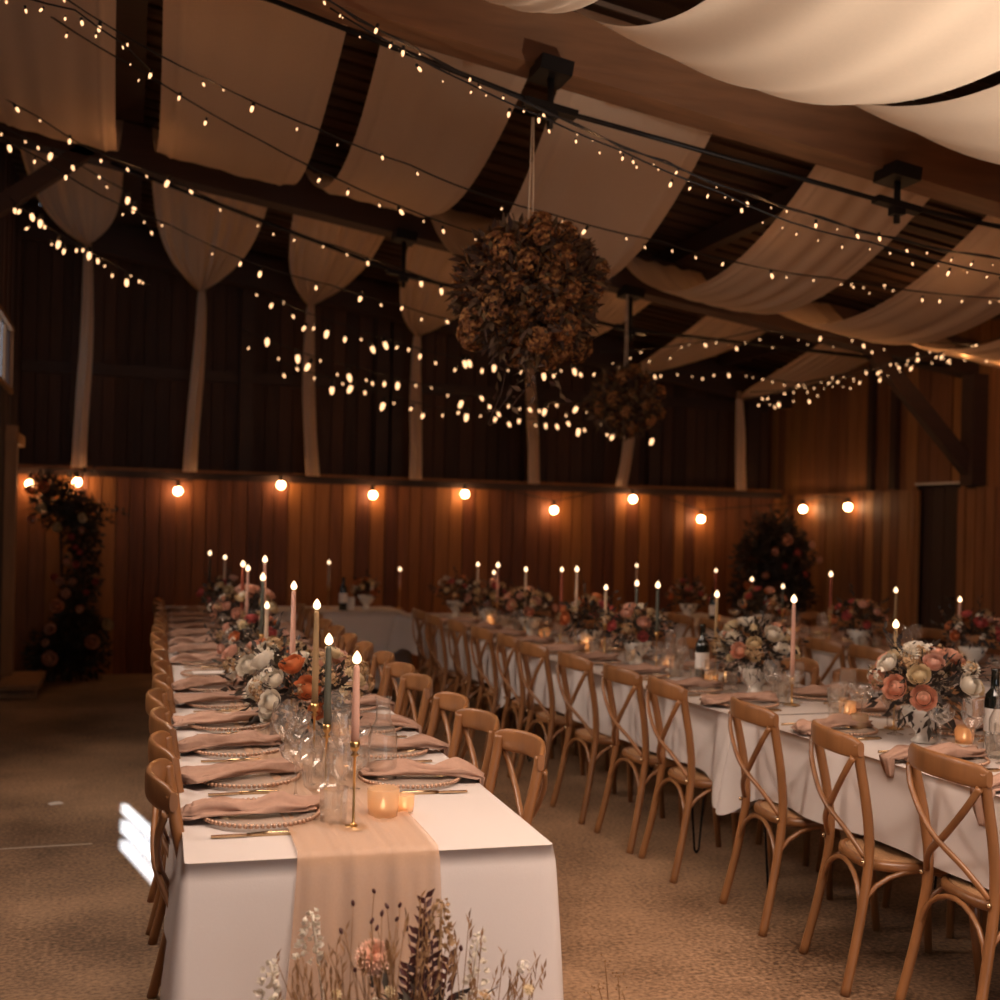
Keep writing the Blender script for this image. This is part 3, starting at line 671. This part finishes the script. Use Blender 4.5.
# ---------------------------------------------------------------- place settings
chg = MB().lathe([(.001,.004),(.10,.004),(.115,.008),(.155,.012),(.157,.014),(.115,.013),(.10,.008),(.001,.008)], 36).mesh('plate', M['plateglass'])
bd = MB()
for k in range(66):
    a = 2*PI*k/66; bd.ball((.158*math.cos(a), .158*math.sin(a), .014), .0068, 5, 4)
beads = bd.mesh('beaded_rim', M['bead'])
def napkin_mesh(seed, over, ln):
    q = random.Random(seed); ph = [q.uniform(0,6) for _ in range(8)]; n1, n2 = 44, 30; mb = MB(); kn_ = q.uniform(.24,.36)
    def f(u, v):
        # u along: 0 inner .. 1 outer ; local +x points to the table edge (edge at x=.205)
        s = -.155+u*ln; a = 2*PI*v
        w = .030+.055*abs(u-kn_)**.7+.010*math.sin(ph[0]+8*u)
        w *= min(1, .5+5*u, (.12+2.6*(1-u)) if over else (.45+7*(1-u)))
        rip = math.sin(5*a+ph[1]+5*u)*.5+math.sin(8*a+ph[2]-7*u)*.35+math.sin(13*a+ph[3]+12*u)*.25+math.sin(3*a+ph[6])*.4
        am = .010+.009*min(1, abs(u-kn_)*4)
        cy = .020*math.sin(4.5*u+ph[4])
        yy = cy+(w+rip*am*.9)*math.cos(a); hz = (.017+.012*math.exp(-((u-kn_)/.10)**2)+.006*math.sin(ph[5]+13*u)+rip*am)*math.sin(a)*(min(1, .3+2.2*(1-u)) if over else 1)
        zz = .030+max(hz, -.009+rip*.001); x = s+.012*math.sin(2*a+ph[7])*(1 if u < .05 or u > .95 else 0); ed = .205
        if s > ed and over:
            d = s-ed; x = ed+.016+max(hz,-.01); zz = .012-d+.012*math.exp(-d*60)
        elif s > .15: zz = zz-(s-.15)*.22
        return (x, yy, max(zz, -.30))
    vs = [f(i/(n1-1), j/n2) for i in range(n1) for j in range(n2)]
    mb.add(vs, [(i*n2+j, i*n2+(j+1)%n2, (i+1)*n2+(j+1)%n2, (i+1)*n2+j) for i in range(n1-1) for j in range(n2)]+[tuple(range(n2-1,-1,-1)), tuple(range((n1-1)*n2, n1*n2))])
    return mb.mesh('napkin', M['napkin'])
NF = [napkin_mesh(s, False, .365) for s in range(6)]; NO = [napkin_mesh(20+s, True, .42+.03*s) for s in range(3)]
kn = MB(); kn.box((.055,0,.004), (.09,.013,.005)); kn.tube([(.01,0,.004),(-.05,.001,.004),(-.10,.002,.003),(-.12,.0,.002)], [.005,.009,.008,.002], 6, True, .25)
KN = kn.mesh('knife', M['steel'])
fk = MB(); fk.tube([(.10,0,.003),(.0,0,.005),(-.04,0,.006)], [.006,.003,.003], 6, True, .6); fk.box((-.055,0,.005), (.03,.018,.002))
for k in range(4): fk.box((-.09,(k-1.5)*.0055,.006), (.045,.0025,.002))
FK = fk.mesh('fork', M['steel'])
sp = MB(); sp.tube([(.10,0,.003),(.0,0,.005),(-.05,0,.005)], [.006,.003,.003], 6, True, .6); sp.ball((-.075,0,.007), .02, 10, 5, .25); SPN = sp.mesh('spoon', M['steel'])
def gm(name, prof, n=16, facet=False): return MB().lathe(prof, n, facet=facet).mesh(name, M['glass'])
G1 = gm('wine_glass', [(.034,0),(.034,.002),(.006,.008),(.0035,.02),(.0035,.085),(.010,.095),(.034,.125),(.040,.155),(.036,.195),(.034,.205)])
G2 = gm('coupe_glass', [(.032,0),(.032,.002),(.006,.008),(.0035,.02),(.0035,.095),(.012,.10),(.040,.118),(.050,.14),(.049,.15)])
G3 = gm('tumbler', [(.001,.004),(.030,.004),(.032,0),(.034,.02),(.037,.09),(.0372,.095),(.034,.09),(.031,.015)], 10, True)
G4 = gm('goblet', [(.033,0),(.033,.003),(.008,.01),(.006,.03),(.007,.05),(.012,.06),(.036,.08),(.040,.11),(.039,.145)], 10, True)
CARD = MB().box((0,0,.0012), (.20,.10,.0016)).mesh('menu_card', M['label'])
GL = [('wine_glass',G1,'stemmed wine glass'),('coupe_glass',G2,'wide coupe glass'),('tumbler',G3,'cut tumbler'),('goblet',G4,'cut goblet')]
def setting(T, rz, sx, ye, y, half, k, where, grp, over=.3, full=True, white=False):
    """sx: side (-1/+1); half: half table width; T: local->world"""
    o_ = ORD[k]; rot = rz+(0 if sx > 0 else PI); cx = sx*(half-.205)
    p = T(cx, y); c = empty('charger_plate', p, rot, f'beaded glass charger, {o_} place {where}', 'plate', 'chargers '+grp)
    put('plate', chg, c); put('beaded_rim', beads, c)
    ov = R.random() < over
    if white:
        m_ = put('menu_card', CARD, None, T(cx, y, .7815), (0,0,rot+.1)); tag(m_, f'white card lying on the {o_} charger {where}', 'card')
    else:
        nk = put('napkin', R.choice(NO if ov else NF), None, T(cx, y), (0,0,rot+(0 if ov else R.uniform(-.2,.2)))); tag(nk, f'dusty pink napkin {"trailing off the edge," if ov else "crumpled on charger,"} {o_} place {where}', 'napkin', 'napkins '+grp)
    if full:
        for nm, me, dy in (('knife',KN,-.195),('fork',FK,.195)):
            yy = y+dy
            t = put(nm, me, None, T(sx*(half-.17)+R.uniform(-.01,.01), yy, .7655), (0,0,rot+R.uniform(-.05,.05))); tag(t, f'champagne {nm}, {o_} place {where}', nm, nm+'s '+grp)
    R.shuffle(GL)
    for j, (gx, gy) in enumerate(((half-.395,-.10),(half-.355,.05),(half-.335,.19),(half-.43,.0))[:4 if full else 2]):
        nm, me, ds = GL[j]
        t = put(nm, me, None, T(sx*(gx+R.uniform(-.015,.015)), y+gy+R.uniform(-.03,.03), .7655), (0,0,R.uniform(0,6)), R.uniform(.95,1.08)); tag(t, f'{ds}, {o_} place {where}', 'glass', 'glasses '+grp)
R.seed(9)
ya = [3.34,3.83,4.33,4.85,5.42,5.94,6.46,6.98,7.5,8.02,8.55,9.1,9.65,10.2,10.75]
for k, y in enumerate(ya): setting(A, RA, -1, 0, y-2.93, .455, k, 'by the window wall', 'by the window wall', 0, k < 9, white=(k == 6))
for k, y in enumerate([3.74,4.22,4.70,5.25,5.75,6.3,6.85,7.4,7.95,8.5,9.05]): setting(A, RA, 1, 0, y-2.93, .455, k, 'of the runner table aisle side', 'of the runner table aisle side', 1 if k < 3 else .4, k < 6)
for k, y in enumerate([2.72]+[v-.02 for v in YB]): setting(B, RB, -1, 0, y-2.15, .46, k, 'of the middle table aisle side', 'of the middle table aisle side', .5, k < 7)
for k, y in enumerate([3.1]+YB2[1:12]): setting(B, RB, 1, 0, y-2.15, .46, k, 'of the middle table door side', 'of the middle table door side', .2, k < 5)
for k, y in enumerate(YC[:7]): setting(C_, RC, -1, 0, y-5.45, .45, k, 'of the shaded table inner side', 'of the shaded table inner side', .2, False)
for k, y in enumerate(YC[:7]): setting(C_, RC, 1, 0, y-5.45, .45, k, 'of the shaded table outer side', 'of the shaded table outer side', .2, False)

# ---------------------------------------------------------------- candles
def holder_mesh(h):
    return MB().lathe([(.001,0),(.040,0),(.041,.004),(.012,.008),(.004,.014),(.0035,h*.5),(.004,h-.03),(.012,h-.026),(.005,h-.018),(.012,h-.008),(.014,h+.012),(.0115,h+.012),(.0105,h),(.001,h)], 16).mesh('candlestick', M['gold'])
HM = {}
FLM = MB().lathe([(.001,0),(.008,.003),(.0130,.010),(.0120,.020),(.007,.029),(.001,.037)], 10).mesh('flame', M['flame'])
WICK = MB().tube([(0,0,0),(.001,0,.008)], .0012, 4).mesh('wick', M['wire'])
def candle(x, y, zf, wax, label, hl, side=''):
    z0 = .7655; h = hl; ln = zf-.022-(z0+h)
    if h not in HM: HM[h] = holder_mesh(h)
    st = put('candlestick', HM[h], None, (x, y, z0)); tag(st, 'gold candlestick of the ' + label, 'candlestick')
    c = empty('taper_candle', (x, y, z0+h), 0, label, 'candle')
    put('wax', MB().lathe([(.001,0),(.0115,0),(.0112,ln*.3),(.0085,ln*.97),(.006,ln),(.001,ln-.002)], 12).mesh('wax', M['wax_'+wax]), c)
    put('wick', WICK, c, (0,0,ln-.002)); f = put('flame', FLM, c, (0,0,ln+.003), (0,0,0), R.uniform(.9,1.15)); f['label'] = 'glowing teardrop flame'
    plight((0,0,ln+.03), .75, (1,.50,.20), .015, c, 'flame_light')
acand = [((357,655),.587,'pink','pink taper candle standing foremost on the runner',.22), ((329,637),.585,'sage','sage green taper candle beside the front bouquet on the runner table',.19), ((317,602),.60,'ochre','ochre taper candle behind the sage one on the runner table',.20), ((294,583),.61,'pink','pink taper candle fourth along the runner',.25),
 ((267,603),.65,'ivory','short ivory taper candle fifth along the runner',.18), ((263,575),.66,'sage','sage taper candle sixth along the runner',.22), ((265,557),.69,'pink','tall pink taper candle seventh along the runner',.30),
 ((248,566),.70,'pink','pink taper candle eighth along the runner, of a close pair',.22), ((243,562),.70,'rust','rust taper candle ninth along the runner, of a close pair',.22), ((225,555),.735,'ivory','ivory taper candle tenth along the runner',.22), ((210,551),.70,'sage','last taper candle on the runner, by the back wall',.22)]
for (px, py), X, wx, lb, hl in acand:
    p = atx(px, py+2, X); candle(p.x, p.y, p.z, wx, lb, hl)
bc = [((478,562),2.80,'ivory'),((494,570),2.92,'pink'),((498,563),2.80,'pink'),((526,567),2.84,'ivory'),((562,567),2.92,'rust'),((577,567),2.86,'ivory'),((606,585),2.92,'ivory'),((637,581),3.03,'sage'),((658,583),3.0,'sage'),((717,592),3.0,'ochre'),((794,597),3.02,'pink'),((896,622),3.1,'ochre')]
for k, ((px, py), X, wx) in enumerate(bc[::-1]):
    p = atx(px, py+2, X); candle(p.x, p.y, p.z, wx, f'{wx} taper candle, middle table, {ORD[k]} from the bottle end', .12 if k < 2 else .2)
cc = [((624,562),5.0,'ivory'),((716,568),5.0,'rust'),((752,577),5.05,'rust'),((783,584),5.0,'sage'),((831,572),5.0,'rust'),((896,588),5.05,'ochre'),((960,597),5.0,'pink')]
for k, ((px, py), X, wx) in enumerate(cc[::-1]):
    p = atx(px, py+2, X)
    if p.y > 10.85: p = atx(px, py+2, 4.75)
    candle(p.x, min(p.y, 10.85), p.z, wx, f'{wx} taper candle, door side table, {ORD[k]} from its open end', .2)
for (px, py), lb, wx in (((329,560),'taper candle on the cross table, window side','ivory'),((400,567),'taper candle on the cross table, aisle side corner','pink')):
    p = aty(px, py+2, 11.4); candle(p.x, p.y, p.z, wx, wx+' '+lb, .2)
# votives
VOT = MB().lathe([(.001,.004),(.036,.004),(.040,0),(.044,.03),(.045,.075),(.042,.078),(.040,.03),(.034,.008)], 18).mesh('amber_glass', M['amber'])
TL = MB().lathe([(.001,.02),(.018,.02),(.020,.006),(.001,.006)], 12).mesh('tea_light_wax', M['wax_ivory'])
TF = MB().lathe([(.001,0),(.006,.006),(.004,.018),(.001,.028)], 8).mesh('flame', M['tealight'])
def votive(p, s, label, w=.10):
    v = empty('votive_holder', p, 0, label, 'candle holder'); 
    put('amber_glass', VOT, v, (0,0,0), (0,0,0), s); put('tea_light_wax', TL, v, (0,0,0), (0,0,0), s); put('flame', TF, v, (0,0,.02*s), (0,0,0), s)
    plight((0,0,.05*s), w, (1,.45,.16), .012, v, 'flame_light')
votive((.685,3.27,.772), 1.0, 'amber glass votive glowing beside the foremost pink candle')
votive((.755,3.31,.772), .62, 'small round gold votive beside the larger amber one')
R.seed(12)
for k, (yy, xx) in enumerate(((1.55,.06),(2.9,.12),(4.2,-.05),(5.6,.1))): votive(A(xx+.08, yy, .772), .85, f'amber votive on the runner, {ORD[k+2]} from its hanging end')
for k, (xx, yy) in enumerate(((-.08,1.35),(.1,1.85),(-.14,2.2),(.05,2.55),(.0,3.7),(.1,4.4),(-.05,5.3),(.05,6.3),(0,7.4))): votive(B(xx, yy), .85, f'amber votive on the middle table, {ORD[k]} from the wine bottle end')
for k, (xx, yy) in enumerate(((-.06,.9),(.1,1.7),(0,3.0),(0,4.3))): votive(C_(xx, yy), .85, f'amber votive on the door side table, {ORD[k]} from its open end')

# ---------------------------------------------------------------- bouquets on tables
k1 = ['white_rose','cream_rose','white_pompon','orange_rose','blush_rose','white_rose','cream_daisy','peach_rose']
bouquet(A(.02,1.62), 101, 'bouquet of orange and white roses beside the sage candle, foremost on the runner', k1, .22, 22, nleaf=360, lm='leaf_dark', low=True)
bouquet(A(-.04,2.55), 102, 'cream and orange bouquet second along the runner', ['cream_rose','blush_rose','cream_daisy','orange_rose','white_rose'], .19, 16, lm='leaf_dark', low=True)
bouquet(A(-.02,3.75), 103, 'dark leafy bouquet third along the runner', ['blush_rose','pink_rose','cream_daisy','orange_rose'], .20, 14, lm='leaf_dark', low=True)
bouquet(A(.0,5.0), 104, 'dusky bouquet fourth along the runner', ['peach_rose','blush_rose','cream_rose'], .19, 14, lm='leaf_dark')
bouquet(A(-.02,6.6), 105, 'dusky bouquet fifth along the runner, by the back wall', ['blush_rose','pink_rose','cream_rose'], .19, 12, lm='leaf_dark')
bouquet((3.02,4.05,.766), 111, 'bouquet with one tall peach rose and big white blooms beside the wine bottle', ['peach_rose','white_rose','white_pompon','peach_rose','cream_rose','blush_rose'], .20, 20, nleaf=320, lm='leaf_dark')
bq = bouquet((3.04,5.42,.766), 112, 'bouquet of white daisies and cream roses on the middle table', ['white_rose','cream_daisy','white_pompon','cream_daisy','peach_rose','cream_rose'], .19, 22, nleaf=300, lm='leaf_dark')
for k, (x, y) in enumerate(((2.97,6.75),(2.95,7.5),(2.90,8.6),(2.86,9.6),(2.83,10.5))):
    bouquet((x,y,.766), 120+k, f'dusky bouquet in the shaded half of the middle table, {ORD[k]} beyond the daisies', [['blush_rose','cream_rose','pink_rose'],['orange_rose','cream_daisy','pink_rose'],['blush_rose','cream_rose','peach_rose']][k % 3], .18, 12, lm='leaf_dark', nleaf=200)
for k, (x, y) in enumerate(((5.05,6.3),(5.0,7.45),(5.05,8.9),(5.0,10.2))):
    bouquet((x,y,.766), 130+k, f'shaded bouquet on the door side table, {ORD[k]} from its open end', ['pink_rose','blush_rose','orange_rose'], .18, 10, lm='leaf_dark', nleaf=180)
bouquet((2.17,11.35,.766), 140, 'small orange and cream bouquet on the cross table beside its wine bottle', ['orange_rose','cream_rose'], .12, 9, lm='leaf_dark', nleaf=120)

# bottles
BOT = MB().lathe([(.001,.004),(.036,0),(.038,.01),(.038,.19),(.034,.212),(.016,.235),(.0145,.30),(.016,.302),(.016,.312),(.001,.312)], 20).mesh('bottle_glass', M['bottle'])
BL = MB().lathe([(.0386,.07),(.0386,.16)], 20).mesh('paper_label', M['label'])
def bottle(p, label):
    b = empty('wine_bottle', p, R.uniform(0,6), label, 'bottle', None); put('bottle_glass', BOT, b); put('paper_label', BL, b)
bottle((3.20,3.86,.766), 'dark wine bottle beside the bouquet with the tall peach rose')
bottle((2.98,5.90,.766), 'dark wine bottle behind the white daisy bouquet')
bottle((1.92,11.2,.766), 'dark wine bottle with a pale paper wrap on the cross table')
bottle((5.0,9.7,.766), 'dark wine bottle on the shaded door side table')
CAR = MB().lathe([(.001,.004),(.045,0),(.048,.02),(.046,.14),(.024,.19),(.022,.24),(.028,.26)], 18).mesh('water_carafe', M['glass'])
for p, lb in (((3.12,3.72,.766),'clear glass water carafe standing before the wine bottle'),((2.9,6.15,.766),'clear glass carafe beside the wine bottle behind the daisies'),((.78,3.75,.772),'clear glass carafe beside the sage candle on the runner')):
    tag(put('water_carafe', CAR, None, p), lb, 'carafe')
crd = MB().box((0,0,.06),(.004,.08,.12)).mesh('upright_card', M['label'])
tag(put('table_card', crd, None, (2.0,11.25,.766), (0,0,1.2)), 'narrow white card standing beside the bottle on the cross table', 'card')

# ---------------------------------------------------------------- hanging flower balls
def hang(c, r, seed, label, top, nb, nl):
    R.seed(seed); root = empty('hanging_flower_ball', c, 0, label, 'hanging flowers')
    mb = MB(); foliage(mb, (0,0,0), r*.96, nl, .075, .030, (1,1,.92), .55)
    for _ in range(60):
        d = rv(); mb.tube([Vector((0,0,0)), d*r*R.uniform(.9,1.1)], .003, 4)
    put('dried_foliage', mb.mesh('dried_foliage', M['dried_leaf']), root)
    for i in range(nb):
        z = 1-2*(i+.5)/nb; rr = math.sqrt(1-z*z); a = i*2.39996; d = Vector((rr*math.cos(a), rr*math.sin(a), z*.92))
        bloom('dried_hydrangea', root, d*r*R.uniform(.62,1.0), d, R.uniform(.75,1.15)*r/.39)
    mb = MB()
    for s in (-1, 1): mb.tube([(s*.012,0,r*.6),(s*.012,0,r*1.0),(s*.004,0,top-c[2])], .004, 5)
    put('cord', mb.mesh('cord', M['rope']), root)
    return root
c1 = aty(529, 292, 5.68)
hb = hang(c1, .375, 201, 'large ball of dried brown hydrangeas hanging from the bright rafter by a white cord', rlow(c1.x)-.28, 78, 3400)
mb = MB()
for k in range(5):
    a = k*1.3; st = Vector((.1*math.cos(a), .1*math.sin(a), -.34)); en = st+Vector((.14*math.cos(a*1.7)-.05, .05*math.sin(a), -.18-.07*(k % 3)))
    mb.tube([st, (st+en)/2+Vector((.02,0,0)), en], .0025, 4)
    for j in range(7): mb.leaf(st.lerp(en, j/6), rv(), rv(), .06, .025)
put('trailing_sprig', mb.mesh('trailing_sprig', M['dried_leaf']), hb)
c2 = aty(625, 402, 9.25)
hang(c2, .31, 202, 'smaller shaded dried flower ball hanging from the dark rafter', rlow(c2.x)-.05, 40, 1500)

# ---------------------------------------------------------------- flower columns
def column(base, pts, seed, label, kinds, extra=()):
    R.seed(seed); root = empty('flower_column', base, 0, label, 'flower arrangement')
    mb = MB()
    for (x, z, r) in pts: foliage(mb, (x, R.uniform(-.03,.03), z), r, int(420*r/.2*(r/.2)), .075, .032, (1,.8,1), .2)
    for s in (-1, 1): mb.tube([(s*.12,0,0),(s*.06,0,.8),(s*.05-.05,0,1.5)], .012, 6)
    for ex in extra:
        a = Vector(ex[0]); b_ = Vector(ex[1]); mb.tube([a, (a+b_)/2+Vector((0,0,.05)), b_], .003, 4)
        for j in range(26): mb.leaf(a.lerp(b_, j/25)+Vector((0,0,.05*math.sin(PI*j/25))), rv(), rv(), .07, .03)
    put('foliage', mb.mesh('foliage', M['leaf_dark']), root)
    for nm, x, z, s in kinds: bloom(nm, root, (x, -.20-R.uniform(0,.05), z), Vector((R.uniform(-.3,.3), -1, R.uniform(-.1,.4))), s*.72)
fb = Vector((-.55, 12.3, 0))
def lp(px, py): v = aty(px, py, 12.1); return (v.x-fb.x, v.z)
kk = [('cream_rose',42,510,1.9),('cream_rose',58,527,1.7),('blush_rose',33,520,1.5),('cream_rose',82,517,1.4),('white_rose',83,520,1.2),('pink_rose',72,537,1.2),('blush_rose',82,530,1.0),('pink_rose',76,548,1.1),('pink_rose',80,553,1.1),
 ('blush_rose',67,563,1.4),('pink_rose',77,564,1.4),('pink_rose',55,577,1.3),('blush_rose',60,581,1.3),('blush_rose',73,582,1.3),('pink_rose',96,582,1.2),('blush_rose',65,594,1.7),('pink_rose',86,592,1.1),('peach_rose',57,607,2.0),('blush_rose',80,609,1.4),('cream_rose',108,624,1.9),
 ('blush_rose',50,629,1.9),('peach_rose',92,641,2.2),('blush_rose',45,642,1.3),('peach_rose',49,659,2.3),('orange_rose',31,490,1.6),('orange_rose',44,488,1.8),('cream_daisy',70,476,1.6)]
column(fb, [(-.12,1.72,.25),(.06,1.60,.22),(.1,1.40,.18),(.12,1.15,.16),(.1,.9,.18),(.05,.65,.20),(0,.4,.26),(.14,.25,.26),(-.15,.25,.26),(.2,.5,.16),(-.22,1.9,.12)], 301,
       'tall leafy flower column with pink and cream blooms in the window corner', [(n, *lp(x, y), s) for n, x, y, s in kk], extra=[((.1,-.05,1.65),(.52,-.1,1.62)),((.1,-.05,1.5),(.40,-.1,1.55)),((-.1,0,1.8),(.18,-.05,2.05)),((-.2,0,1.8),(-.38,-.05,2.0))])
fb2 = Vector((6.72, 11.75, 0))
def lp2(px, py): v = aty(px, py, 11.5); return (v.x-fb2.x, v.z)
kk2 = [('peach_rose',786,540,2.0),('pink_rose',797,553,1.7),('blush_rose',812,545,1.5),('peach_rose',775,552,1.5),('pink_rose',785,566,1.3),('blush_rose',820,560,1.3),('pink_rose',806,575,1.4),('peach_rose',765,575,1.3),('orange_rose',745,585,1.5)]
column(fb2, [(.05,1.55,.30),(.2,1.35,.32),(-.15,1.3,.28),(.1,1.0,.34),(-.2,.9,.28),(.1,.6,.34),(0,.25,.36),(.35,.9,.2)], 302, 'dark flower column with dusky peach blooms in the corner beside the door wall', [(n, *lp2(x, y), s) for n, x, y, s in kk2])

# ---------------------------------------------------------------- meadow arrangement before the end of the runner table
R.seed(77)
fx = Vector((.62, 2.62, 0)); root = empty('meadow_arrangement', fx, 0, 'dried meadow flowers with a peach carnation before the runner end', 'flower arrangement')
def fp(px, py, Y=2.66): v = aty(px, py, Y); return v-fx
mb = MB(); mb.box((0,0,.05), (.46,.16,.10)); put('trough', mb.mesh('trough', M['beam_d']), root)
def stem(mb, a, b_, r=.002, bow=.03):
    a = Vector(a); b_ = Vector(b_); mid = a.lerp(b_, .5)+Vector((R.uniform(-bow,bow), 0, 0)); pts = smooth([a, mid, b_], 5); mb.tube(pts, r, 4); return pts
# white stock spikes
for px, top, bot in ((312,912,962),(270,962,1010),(442,900,945),(479,932,1005)):
    mb = MB(); a = fp(px+R.uniform(-6,6), 1060); t = fp(px, top); stem(mb, (a.x*.6, 0, .1), t, .003, .01); b0 = fp(px-4, bot)
    for k in range(30):
        u = k/29; p = b0.lerp(t, u); a_ = k*2.4; w = .018*(1-.8*u)+.004; c = p+Vector((w*math.cos(a_), w*math.sin(a_), 0))
        for j in range(3): mb.leaf(c, Vector((math.cos(a_), math.sin(a_), .4))+rv()*.6, rv(), .020*(1.1-.6*u), .015)
    o = put('white_stock_spike', mb.mesh('white_stock_spike', M['p_white'] if px != 442 else M['p_tan']), root)
mb = MB(); t = fp(373, 955); stem(mb, (0,0,.1), t, .003); 
for k in range(10): mb.leaf(t-Vector((0,0,.012)), Vector((math.cos(k), math.sin(k), -.5)), rv(), .02, .012)
for k in range(6): mb.leaf(t-Vector((0,0,.03+.03*k)), rv(), rv(), .05, .015)
put('carnation_stem', mb.mesh('carnation_stem', M['leaf_dark']), root); bloom('peach_carnation', root, t-Vector((0,0,.01)), (-.1,-.75,.6), 1.05)
for px, py in ((425,898),(418,930),(432,940),(408,965),(448,958)):
    mb = MB(); t = fp(px, py); b0 = Vector((t.x*.75, 0, .1)); pts = stem(mb, b0, t, .0022, .02)
    for k in range(34):
        u = .35+.65*k/33; p = b0.lerp(t, u); s = 1 if k % 2 else -1
        mb.leaf(p, Vector((s*.8, R.uniform(-.6,.6), .9)), Vector((0,-1,.2)), .042*(1.1-.3*u), .014)
    put('burgundy_branch', mb.mesh('burgundy_branch', M['leaf_burg']), root)
mb = MB(); SH = MB().ball((0,0,0), .0046, 6, 4, 1.7).mesh('seed_head', M['leaf_burg'])
for px, py in ((341,931),(353,903),(374,891),(382,913),(387,906),(372,921),(397,919),(340,982),(355,970),(377,928),(407,928),(461,948),(400,905)):
    t = fp(px, py, 2.66+R.uniform(-.04,.04)); b0 = Vector((t.x*.35, R.uniform(-.03,.03), .1)); stem(mb, b0, t, .0009, .05); put('seed_head', SH, root, t, (R.uniform(-.6,.6), R.uniform(-.6,.6), 0))
put('seed_stem', mb.mesh('seed_stem', M['straw']), root)
mb = MB()
for _ in range(130):
    x = R.uniform(-.30,.32); h = R.uniform(.50,.76)-abs(x)*.5; b0 = Vector((x*.4, R.uniform(-.05,.05), .1)); t = Vector((x, R.uniform(-.1,.06), h)); stem(mb, b0, t, .0011, .04)
    for k in range(5): mb.leaf(t-Vector((0,0,.012*k)), Vector((R.uniform(-.5,.5),0,1)), rv(), .028, .006)
put('dried_grass', mb.mesh('dried_grass', M['straw']), root)
mb = MB(); foliage(mb, (0,0,.36), .22, 420, .05, .018, (1.2,.45,.85), .1); put('foliage', mb.mesh('foliage', M['leaf_dark']), root)
for k in range(12):
    bloom(R.choice(['filler_spray','white_spray','cream_daisy']), root, Vector((R.uniform(-.24,.26), R.uniform(-.09,.02), R.uniform(.48,.60))), (0,-.6,.8), .5)
mb = MB(); a = aty(640,1015,2.7)
mb = MB(); root2 = empty('dry_twig', (1.25,2.72,0), 0, 'thin dry seeded twig rising from the floor beside the tablecloth corner', 'twig')
for px, py in ((605,960),(618,975),(598,985),(622,990),(590,992)):
    t = aty(px, py, 2.72)-Vector((1.25,2.72,0)); stem(mb, (0,0,0), t, .0014, .03)
    for k in range(6): mb.ball(t+rv()*.015, .0025, 5, 3)
put('seeded_stem', mb.mesh('seeded_stem', M['straw']), root2)

# small things on the floor
mb = MB(); mb.grid(5, 4, lambda u, v: ((u-.5)*.075, (v-.5)*.05, .003+.006*math.sin(PI*u)*v))  # small curled white sheet
tag(put('paper_scrap', mb.mesh('paper_scrap', M['label']), None, (-.36,7.02,0), (0,0,.4)), 'small white paper scrap lying alone on the concrete floor', 'litter')
mb = MB(); mb.box((0,0,.11), (.34,1.0,.04))
bn = put('timber_bench', None, None, (-.90,11.55,0)); tag(bn, 'low rough timber bench against the window wall before the flower column', 'bench')
put('seat', mb.mesh('seat', M['trim']), bn)
for s in (-1, 1): put('leg', MB().box((0,0,.045), (.30,.08,.09)).mesh('leg', M['trim']), bn, (0,s*.35,0))

# ---------------------------------------------------------------- light
w = bpy.data.worlds.new('world'); sc.world = w; w.use_nodes = True
bg = w.node_tree.nodes['Background']; bg.inputs[0].default_value = (.72,.84,1,1); bg.inputs[1].default_value = 1.2
sun = bpy.data.lights.new('sun', 'SUN'); sun.energy = 26; sun.angle = .009; sun.color = (.86,.94,1)
so_ = bpy.data.objects.new('sun', sun); COL.objects.link(so_)
so_.rotation_euler = Vector((1.15,-5.1,-2.95)).to_track_quat('-Z', 'Y').to_euler()
def area(name, loc, d, sx, sy, e, col):
    ar = bpy.data.lights.new(name, 'AREA'); ar.shape = 'RECTANGLE'; ar.size = sx; ar.size_y = sy; ar.energy = e; ar.color = col; ar.spread = math.radians(120)
    ao = bpy.data.objects.new(name, ar); COL.objects.link(ao); ao.location = loc; ao.rotation_euler = Vector(d).to_track_quat('-Z', 'Y').to_euler()
area('doorway_daylight', (2.3, YR+.05, 1.45), (0,1,0), 4.2, 2.9, 14, (1,.84,.74))
area('roof_window_daylight', (1.9, 1.15, 3.98), (.10,.22,-1), 4.0, 1.5, 158, (1,.77,.63))  # overhead fill added for the table tops; the roof has no window here
for a, b_ in ADDED_WINS: area('window_daylight', (XL+.03, (a+b_)/2, 2.45), (1,0,-.8), .8, b_-a-.1, 36, (1,.82,.70))  # fill lights set in the added windows
up = empty('uplighter', (3.9,1.5,0), 0, 'black floor uplighter lamp aimed at the ceiling swags', 'lamp')  # lamp added out of view to brighten the first bay swags
put('lamp_housing', MB().lathe([(.001,0),(.10,0),(.10,.16),(.085,.16),(.08,.03)], 20).mesh('lamp_housing', M['iron']), up)
sl = bpy.data.lights.new('uplight', 'SPOT'); sl.energy = 1250; sl.color = (1,.95,.88); sl.spot_size = math.radians(58); sl.spot_blend = .8; sl.shadow_soft_size = .08  # spot of the added floor lamp
slo = bpy.data.objects.new('uplight', sl); COL.objects.link(slo); slo.parent = up; slo.location = (0,0,.2); slo.rotation_euler = (Vector((2.95,3.3,3.9))-Vector((3.9,1.5,.2))).to_track_quat('-Z','Y').to_euler()

sc.view_settings.view_transform = 'Standard'; sc.view_settings.look = 'None'; sc.view_settings.gamma = 1; sc.view_settings.use_curve_mapping = False
sc.view_settings.exposure = 0.0
cy = sc.cycles; cy.use_denoising = True; cy.max_bounces = 7; cy.diffuse_bounces = 3; cy.glossy_bounces = 3; cy.transmission_bounces = 4; cy.transparent_max_bounces = 24
cy.sample_clamp_indirect = 4; cy.caustics_reflective = False; cy.caustics_refractive = False
